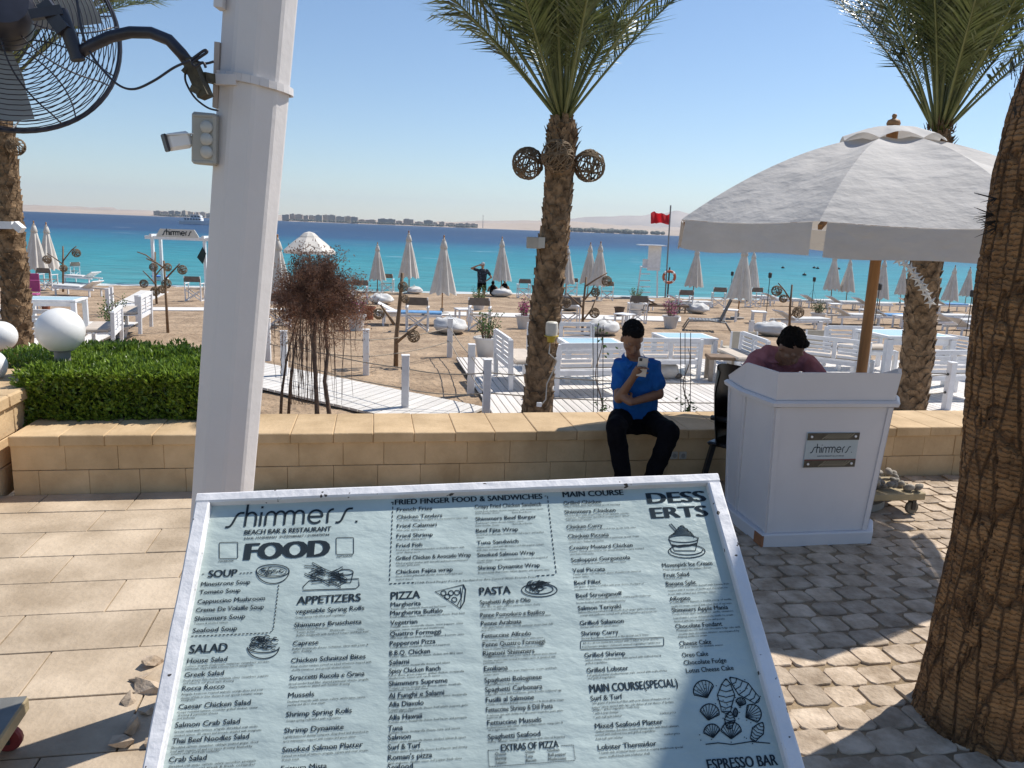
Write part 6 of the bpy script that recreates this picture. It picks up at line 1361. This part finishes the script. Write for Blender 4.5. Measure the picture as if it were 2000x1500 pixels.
# bench: local back at +y, so the seat looks to -y
BS=[((1.22,12.25,ZD),YW+PI+R(6),1,'white slatted bench seen from behind, right of the centre palm trunk'),((.10,12.75,ZD),YW+R(92),1,'white slatted bench end-on left of the centre palm trunk'),((.95,14.35,ZD),YW,1,'white bench facing the viewer behind the centre palm'),((2.75,13.75,ZD),YW+R(180),.9,'white slatted bench just right of the seated man'),((4.15,14.0,ZD),YW-R(95),.95,'white slatted bench in profile left of the man in pink'),((6.1,14.35,ZD),YW+R(135),.95,'white slatted bench beside the umbrella pole'),((7.3,13.0,ZD),YW+R(183),1,'white slatted bench seen from behind right of the right palm'),((7.1,15.6,ZD),YW,1,'white bench facing the viewer behind the umbrella pole'),((8.9,15.2,ZD),YW-R(80),.9,'white bench half hidden by the near palm trunk'),
    ((-8.8,13.9,-.56),R(188),1,'white slatted bench behind the globe lamp, nearest the hedge'),((-7.9,14.6,-.56),R(-70),.95,'white slatted bench end-on behind the hedge at the left'),((-8.6,17.2,-.56),R(-75),1,'white slatted bench left of the white rope posts'),((-11.6,16.5,-.56),R(100),1,'white slatted bench at the left edge by the palm')]
place_all(bench(),[(b[0],b[1],b[2]) for b in BS],lambda i:BS[i][3],'white slatted benches')
TS=[((1.35,13.35,ZD),YW,1,'white table with glass top behind the bench at the centre palm'),((3.25,14.55,ZD),YW,1.0,'white table with glass top right of the seated man'),((7.3,14.3,ZD),YW,1.35,'white table with pale blue top beside the right palm'),((-9.9,16.4,-.56),R(12),1.1,'white table with glass top on the left deck')]
place_all(dtable(),[(b[0],b[1],b[2]) for b in TS],lambda i:TS[i][3],'white deck tables')
# left deck
mb=MB(); LD=Matrix.Translation((-11.0,15.5,-.585))@Matrix.Rotation(R(12),4,'Z'); mb.box((0,0,0),(5.0,5.2,.02),LD); ld=tag(mb.build('left_deck',GAP),kind='structure')
mb=MB(); mb.box((0,0,0),(.112,5.2,.022),b=.003); pm2=mb.mesh('plank',DECKW)
for i in range(40): put('plank',pm2,ld,LD@Matrix.Translation((-2.40+i*.123,0,.020)))
# brown stool, beige canvas screens, sack, pink chairs
so_=thing('wooden_stool','brown wooden stool beside the white table right of the seated man','stool',(3.75,13.7,ZD)); mb=MB(); mb.box((0,0,.42),(.5,.4,.06),b=.01); mb.build('seat',M('brown_wood',(.20,.13,.08),.7,.2),so_)
for x in(-.2,.2):
    for y in(-.15,.15): mb=MB(); mb.beam((x,y,0),(x,y,.39),.07,.07); mb.build('leg',M('tan_leg',(.36,.30,.24),.7,.1),so_)
for k,(x,y,w_,lab_) in enumerate(((1592,706,.42,'beige canvas deck chair right of the head of the man in pink'),(1448,712,.42,'beige canvas deck chair left of the man in pink'))):
    p=atz(x,y,ZD); t=thing('canvas_chair',lab_,'chair',p,R(8),'beige canvas chairs'); mb=MB(); mb.box((0,0,.50),(.55,.03,.36),b=.01); mb.build('backrest',M('beige_canvas',(.45,.40,.32),.85,.08),t); mb=MB(); mb.box((0,.25,.30),(.55,.45,.03)); mb.build('seat',M('beige_canvas',(.45,.40,.32)),t)
    for s in(-1,1):
        mb=MB(); mb.beam((s*.27,0,0),(s*.27,0,.68),.03,.04); mb.build('leg',WHITEW,t); mb=MB(); mb.beam((s*.27,.45,0),(s*.27,.45,.42),.03,.04); mb.build('leg',WHITEW,t)
p=atz(1300,738,ZD); sk=thing('cloth_sack','crumpled white sack lying on the deck beside the seated man','sack',p); mb=MB(); mb.ball((0,0,.12),(.26,.2,.13),nu=20,nv=12)
for v in mb.v: v*=1+.3*noise.noise(v*6)
mb.build('bag',CREAM,sk,True); mb=MB(); mb.ball((.22,-.02,.05),(.08,.07,.05)); mb.build('tied_end',TAUPE,sk,True)
MAG=M('magenta_seat',(.35,.06,.18),.6,.1)
for k,(x,y,lab_) in enumerate(((63,584,'magenta seated chair at the left deck, farther one'),(62,606,'magenta seated chair at the left deck, nearer one'))):
    g=gnd(x,y)+Vector((0,0,.04)); t=thing('pink_chair',lab_,'chair',g,R(20),'magenta chairs'); mb=MB(); mb.box((0,0,.44),(.46,.44,.06),b=.02); mb.build('seat',MAG,t); mb=MB(); mb.box((0,.22,.68),(.46,.04,.36),b=.015); mb.build('backrest',MAG,t)
    for sx_ in(-1,1):
        for sy_ in(-1,1): mb=MB(); mb.beam((sx_*.2,sy_*.19,0),(sx_*.2,sy_*.19,.42),.03,.03); mb.build('leg',WHITEW,t)
# wired climbers on the near side of the deck
for k,(x0,lab_) in enumerate(((1170,'thin climbing plant on wires left of the seated man'),(1341,'thin climbing plant on wires right of the seated man'))):
    t=thing('climbing_plant',lab_,'plant',atz(x0,830,-.6)); random.seed(200+k); Y=9.9; wi=MB()
    for dx_ in(-12,-3,8): wi.tube([atY(x0+dx_,635+(15 if k else 0),Y),atY(x0+dx_*.9,830,Y)],.005,4)
    wi.build('wires',BLACKM,t,world=True); sm_=MB(); P=[atY(x0+7*math.sin(i*.9),830-(150 if k else 190)*i/10,Y-.03) for i in range(11)]; sm_.tube(P,[.011-.0007*i for i in range(11)],5); sm_.build('stem',DST,t,True,world=True); lf=MB()
    for q in range(70):
        i=random.choice([0,1,1,2,2,8,9,10] if k==0 else [0,1,1,2,2,3]); p=P[i]+Vector((random.gauss(0,.06),random.gauss(0,.05),random.gauss(0,.05))); d=Vector((random.gauss(0,1),random.gauss(0,1),random.gauss(0,1))).normalized()*.06; s_=d.orthogonal().normalized()*.016; lf.add([p,p+d*.5+s_,p+d,p+d*.5-s_],[[0,1,2,3]])
    tag(lf.build('leaves',GREEN,t,world=True),kind='stuff')
# ---- beach gate with name board
g1=gnd(297,556); Yg=g1.y; bx0=atY(297,462,Yg); bx1=atY(399,466,Yg); gt=thing('beach_gate','white timber beach gate carrying the restaurant name board','gate',g1)
for p in(bx0,bx1):
    for dy in(0,.9): mb=MB(); mb.beam((p.x,p.y+dy,gz(p.x,p.y)-.1),(p.x,p.y+dy,p.z),.13,.13); mb.build('post',WHITEW,gt,world=True)
    mb=MB(); mb.beam((p.x,p.y-.2,p.z+.06),(p.x,p.y+1.1,p.z+.06),.12,.14); mb.build('side_beam',WHITEW,gt,world=True)
mb=MB(); mb.beam(bx0-Vector((.35,0,.04)),bx1+Vector((.35,0,-.04)),.12,.17); mb.build('cross_beam',WHITEW,gt,world=True)
s0=atY(305,462,Yg-.08);s1=atY(388,465,Yg-.08); hgt=.40; mb=MB(); dx_=(s1-s0)
v=[s0,s1,s1+Vector((-.02,0,hgt*.25)),s1-dx_*.10+Vector((0,0,hgt)),s0+dx_*.10+Vector((0,0,hgt)),s0+Vector((.02,0,hgt*.25))]; v=v+[q+Vector((0,.05,0)) for q in v]
mb.add(v,[[0,1,2,3,4,5],[11,10,9,8,7,6]]+[[i,(i+1)%6,6+(i+1)%6,6+i] for i in range(6)]); sb=fixn(mb.build('name_board',M('sign_cream',(.60,.58,.53),.6,.05),gt,world=True))
ang=math.atan2(dx_.z,dx_.x); LT=Matrix.Translation(s0+dx_*.155+Vector((0,-.012,.10)))@Matrix.Rotation(-ang,4,'Y')@Matrix.Rotation(PI/2,4,'X')@Matrix.Diagonal((dx_.length*.70/8.3,.19,1,1))
mb=MB(); logo(mb,LT,.24,False); mb.build('name_lettering',INK,sb,world=True)
mb=MB(); c=atY(393,499,Yg-.2); mb.add([c+Vector((-.22,0,-.1)),c+Vector((.05,0,-.42)),c+Vector((.25,0,.1)),c+Vector((.08,0,.42)),c+Vector((-.22,.02,-.1)),c+Vector((.05,.02,-.42)),c+Vector((.25,.02,.1)),c+Vector((.08,.02,.42))],[[0,1,2,3],[7,6,5,4]]); tag(mb.build('black_flag',M('black_cloth',(.012,.03,.03),.8,.2)),'dark square flag on the right post of the beach gate','flag')
tw_=thing('blue_towel','blue towel on a low seat under the beach gate','towel',gnd(314,552)); mb=MB(); mb.box((0,0,.35),(.8,.5,.06),b=.02); mb.build('cloth',M('bright_blue_towel',(.10,.25,.62),.85,.1),tw_); mb=MB(); mb.box((0,0,.15),(.7,.4,.3)); mb.build('seat_base',WHITEW,tw_)
# ---- lifeguard chair, flag, lifebuoy
g=gnd(1272,582); Y=g.y; s_=Y/FPX; lg=thing('lifeguard_chair','tall white lifeguard chair with panel and canopy at the shore','lifeguard chair',g)
f_=lambda px,py,dy=0: atY(px,py,Y+dy)
for px in(1252,1284):
    for dy in(0,1.1): mb=MB(); a=f_(px,520,dy); mb.beam((a.x+(-.12 if px<1270 else .12),a.y,g.z-.1),a,.07,.07); mb.build('leg',WHITEW,lg,world=True)
mb=MB(); c=f_(1278,504); mb.box((c.x,c.y,c.z),(25*s_,.06,48*s_)); mb.build('back_panel',WHITEW,lg,world=True)
mb=MB(); a=f_(1246,478);b=f_(1298,480); mb.beam(a,b,1.3,.05); mb.build('canopy',WHITEW,lg,world=True)
mb=MB(); c=f_(1268,522,.5); mb.box(c,(32*s_,1.1,.06)); mb.build('platform',WHITEW,lg,world=True)
mb=MB(); c=f_(1262,514,.1); mb.box(c,(14*s_,.05,16*s_)); mb.build('side_panel',WHITEW,lg,world=True)
for py in(535,548,560,571): mb=MB(); mb.beam(f_(1250,py),f_(1270,py),.04,.05); mb.build('rung',WHITEW,lg,world=True)
g=gnd(1299,582); Y=g.y; fp=thing('flagpole','grey flagpole flying a red warning flag','flagpole',g); mb=MB(); mb.tube([g-Vector((0,0,.1)),atY(1310,401,Y)],.04,8); mb.build('pole',M('grey_pole',(.18,.18,.19),.5,.1),fp,world=True)
mb=MB(); v=[];f=[]
for i in range(15):
    for j in range(7):
        px=1308-37*i/14; py=417+20*j/6+2*math.sin(i*.5+j*.2)-(2 if i>10 else 0)+ (1.5*math.sin(i*.9) if j==0 else 0); p=atY(px,py,Y+.14*math.sin(i*.75+j*.3)); v.append(p)
for i in range(14):
    for j in range(6): k=i*7+j; f.append([k,k+1,k+8,k+7])
mb.add(v,f); mb.build('flag',M('red_flag',(.55,.012,.02),.7,.1,transl=.35),fp,True,world=True)
g=gnd(1306,581); Y=g.y-.1; lb=thing('lifebuoy_post','dark post carrying an orange lifebuoy ring by the water','lifebuoy',g); mb=MB(); a=atY(1308,522,Y); mb.tube([(a.x,a.y,g.z-.1),a],.045,8); mb.build('post',M('dark_post',(.05,.05,.05),.6,.1),lb,world=True)
c=atY(1307,541,Y-.1); r_=11*Y/FPX; mb=MB(); mb.tube([c+Vector((r_*math.cos(2*PI*k/28),0,r_*math.sin(2*PI*k/28))) for k in range(29)],.075,8,cap=False); rg=mb.build('ring',M('orange_ring',(.45,.10,.04),.5,.1),lb,True,world=True)
for k in range(4):
    a=PI/4+PI/2*k; mb=MB(); p=c+Vector((r_*math.cos(a),0,r_*math.sin(a))); d=Vector((-math.sin(a),0,math.cos(a)))*.06; mb.tube([p-d,p+d],.080,8); mb.build('white_band',WHITE,rg,True,world=True)
# ---- boats, buoys
c=farpt(381,0,364); yt=thing('motor_yacht','white motor yacht on the sea left of the pillar','yacht',(c.x,364,-1.4)); W_=14.0
def hullmesh(L,b,h):
    mb=MB(); v=[];f=[];n=16
    for i in range(n+1):
        u=i/n; x=-L/2+L*u; w_=b*(1-max(0,(u-.55)/.45)**2.2)*(.85+.15*min(1,u*4)); hh=h*(1+.25*u*u)
        v+=[(x,0,-.5),(x+.04*L*u*u,-w_*.8,0),(x+.07*L*u*u,-w_,hh),(x+.07*L*u*u,w_,hh),(x+.04*L*u*u,w_*.8,0)]
    for i in range(n):
        for k in range(5): f.append([i*5+k,i*5+(k+1)%5,i*5+5+(k+1)%5,i*5+5+k])
    f.append([0,1,2,3,4]); mb.add(v,f); return mb
YWH=M('yacht_white',(.75,.76,.78),.3,.03); fixn(hullmesh(W_,2.0,1.5).build('hull',YWH,yt,30))
mb=MB(); mb.box((-.8,0,2.2),(8.5,3.2,1.5),b=.35); cb=mb.build('cabin',YWH,yt); mb=MB(); mb.box((.6,0,3.5),(5.0,2.8,1.2),b=.35); mb.build('bridge',YWH,yt); mb=MB(); mb.box((.3,0,4.4),(4.2,2.8,.15)); mb.build('roof',YWH,yt); mb=MB(); mb.box((-3.6,0,3.3),(3.8,3,.12)); mb.build('sun_deck',YWH,yt)
for i in range(6): mb=MB(); mb.box((-3.9+i*1.3,-1.61,2.35),(.9,.04,.6)); mb.build('window',M('yacht_glass',(.03,.05,.08),.2,.1),cb)
for i in range(3): mb=MB(); mb.box((-.8+i*1.5,-1.41,3.65),(1.1,.04,.55)); mb.build('window',M('yacht_glass',(.03,.05,.08)),cb)
mb=MB(); mb.tube([(.3,0,4.4),(.3,0,6.2)],.07,6); mb.build('mast',YWH,yt)
c=farpt(1352,0,300); bt=thing('small_boat','small dark boat on the sea beside the umbrella edge','boat',(c.x,300,-1.4)); fixn(hullmesh(6.5,.9,.6).build('hull',M('dark_hull',(.03,.045,.08),.4,.1),bt,30)); mb=MB(); mb.box((0,0,1.5),(3.6,1.4,.08)); mb.build('awning',M('dark_awning',(.05,.07,.12),.6,.1),bt)
for x in(-1.6,1.6):
    for y in(-.6,.6): mb=MB(); mb.tube([(x,y,.5),(x,y,1.5)],.04,5); mb.build('awning_post',YWH,bt)
for k,(x,y) in enumerate(((1529,524),(1590,524),(1597,525),(1571,538),(1638,526))):
    p=atz(x,y,-1.4); b_=thing('mooring_buoy','small dark buoy floating off the beach, %s from the left'%ORD[k],'buoy',p,0,'buoys off the beach'); mb=MB(); mb.ball((0,0,.06),(.2,.2,.14),nu=12,nv=8); mb.build('float',DARK,b_,True); mb=MB(); mb.tube([(0,0,.15),(0,0,.28)],.03,6); mb.build('ring_post',DARK,b_)
# ---- far buildings
random.seed(77)
BMS=[M('far_wall_a',(.50,.43,.35),.9,.1),M('far_wall_b',(.42,.36,.31),.9,.1),M('far_wall_c',(.46,.42,.37),.9,.1),M('far_wall_d',(.36,.32,.29),.9,.1)]
FWN=M('far_window',(.14,.14,.145),.4,.2)
spots=[]; x=302
while x<405: w_=random.uniform(7,15); spots.append((x,w_,random.uniform(5,9),0)); x+=w_+random.uniform(0,3)
x=552
while x<684: w_=random.uniform(8,17); spots.append((x,w_,random.uniform(6,11),0)); x+=w_+random.uniform(0,2)
x=686
while x<930: w_=random.uniform(9,20); spots.append((x,w_,random.uniform(4,9 if x<860 else 5),3)); x+=w_+random.uniform(0,4)
for x in(1150,1185,1215): spots.append((x,14,5,2))
names=['low','long','stepped','narrow','wide','tall']
for k,(x,w_,h,dk) in enumerate(spots):
    Y=3350+random.uniform(-30,60); p=farpt(x+w_/2,6,Y); s=Y/FPX; W__=w_*s; Hh=h*s+6
    seg=sum(1 for q in spots[:k] if (q[0]<500)==(x<500) and (q[0]<684)==(x<684) and (q[0]<1000)==(x<1000))
    where='left of the pillar' if x<500 else ('on the far shore right of the pillar' if x<684 else ('in the dark low row on the far shore' if x<1000 else 'among far shore trees left of the red flag'))
    col_='sand coloured' if dk==0 else ('grey' if dk==3 else 'pale')
    t=thing('far_building','%s building %s, %s from left'%(col_,where,ORD[min(seg,24)]),'building',p,R(random.uniform(-8,8)),'buildings on the far shore')
    m=random.choice(BMS[:3]) if dk==0 else (random.choice((BMS[3],BMS[1])) if dk==3 else BMS[2])
    mb=MB(); mb.box((0,0,Hh/2-4),(W__,18,Hh)); wl_=mb.build('wall',m,t); mb=MB(); mb.box((random.uniform(-.2,.2)*W__,0,Hh-4+1.2),(W__*.45,8,2.4)); mb.build('roof_block',m,t)
    nf=max(2,int(Hh/5)); nc=max(2,int(W__/6))
    for a in range(nf):
        mb=MB(); mb.box((0,-9.05,-2.0+(a+.6)*(Hh-3)/nf),(W__*.86,.3,1.5)); mb.build('window_band',FWN,wl_)
# palms and trees along the far shore: a far-off wood read as one mass
random.seed(9); mb=MB()
for k in range(520):
    x=random.choice((random.uniform(1108,1260),random.uniform(1108,1300),random.uniform(820,930),random.uniform(690,860),random.uniform(310,400),random.uniform(560,680))); Y=3250+random.uniform(-20,90); p=farpt(x,4,Y); r_=random.uniform(3,6.5)*(1.4 if x>1100 else .7); mb.ball((p.x,p.y,p.z+r_*.7),(r_*1.3,r_,r_),nu=7,nv=5)
for v in mb.v: v+=Vector((random.gauss(0,.5),0,random.gauss(0,.6)))
tag(mb.build('far_wood',TREEL),'dark green belt of trees along the far shore','trees',None,'stuff')
p=farpt(943,6,3300); ms=thing('radio_mast','thin tall mast on the far shore left of the centre palm','mast',p); mb=MB(); mb.tube([(0,0,-4),(0,0,48)],[1.6,.8],5); mb.build('mast',BMS[3],ms); mb=MB(); mb.lathe([(0,44),(2.6,45),(2.6,47),(0,48)],8); mb.build('antenna',BMS[3],ms)
# ================================================================== HAZE
hz_=bpy.data.materials.new('haze'); hz_.use_nodes=True; n=hz_.node_tree.nodes; L=hz_.node_tree.links; n.remove(n['Principled BSDF'])
pv=n.new('ShaderNodeVolumePrincipled'); pv.inputs['Color'].default_value=(.80,.88,1.0,1); pv.inputs['Density'].default_value=.00006; pv.inputs['Anisotropy'].default_value=.2
L.new(pv.outputs[0],n['Material Output'].inputs['Volume'])
mb=MB(); mb.box((0,6400,213),(42000,14000,436)); tag(mb.build('haze',hz_),kind='stuff')
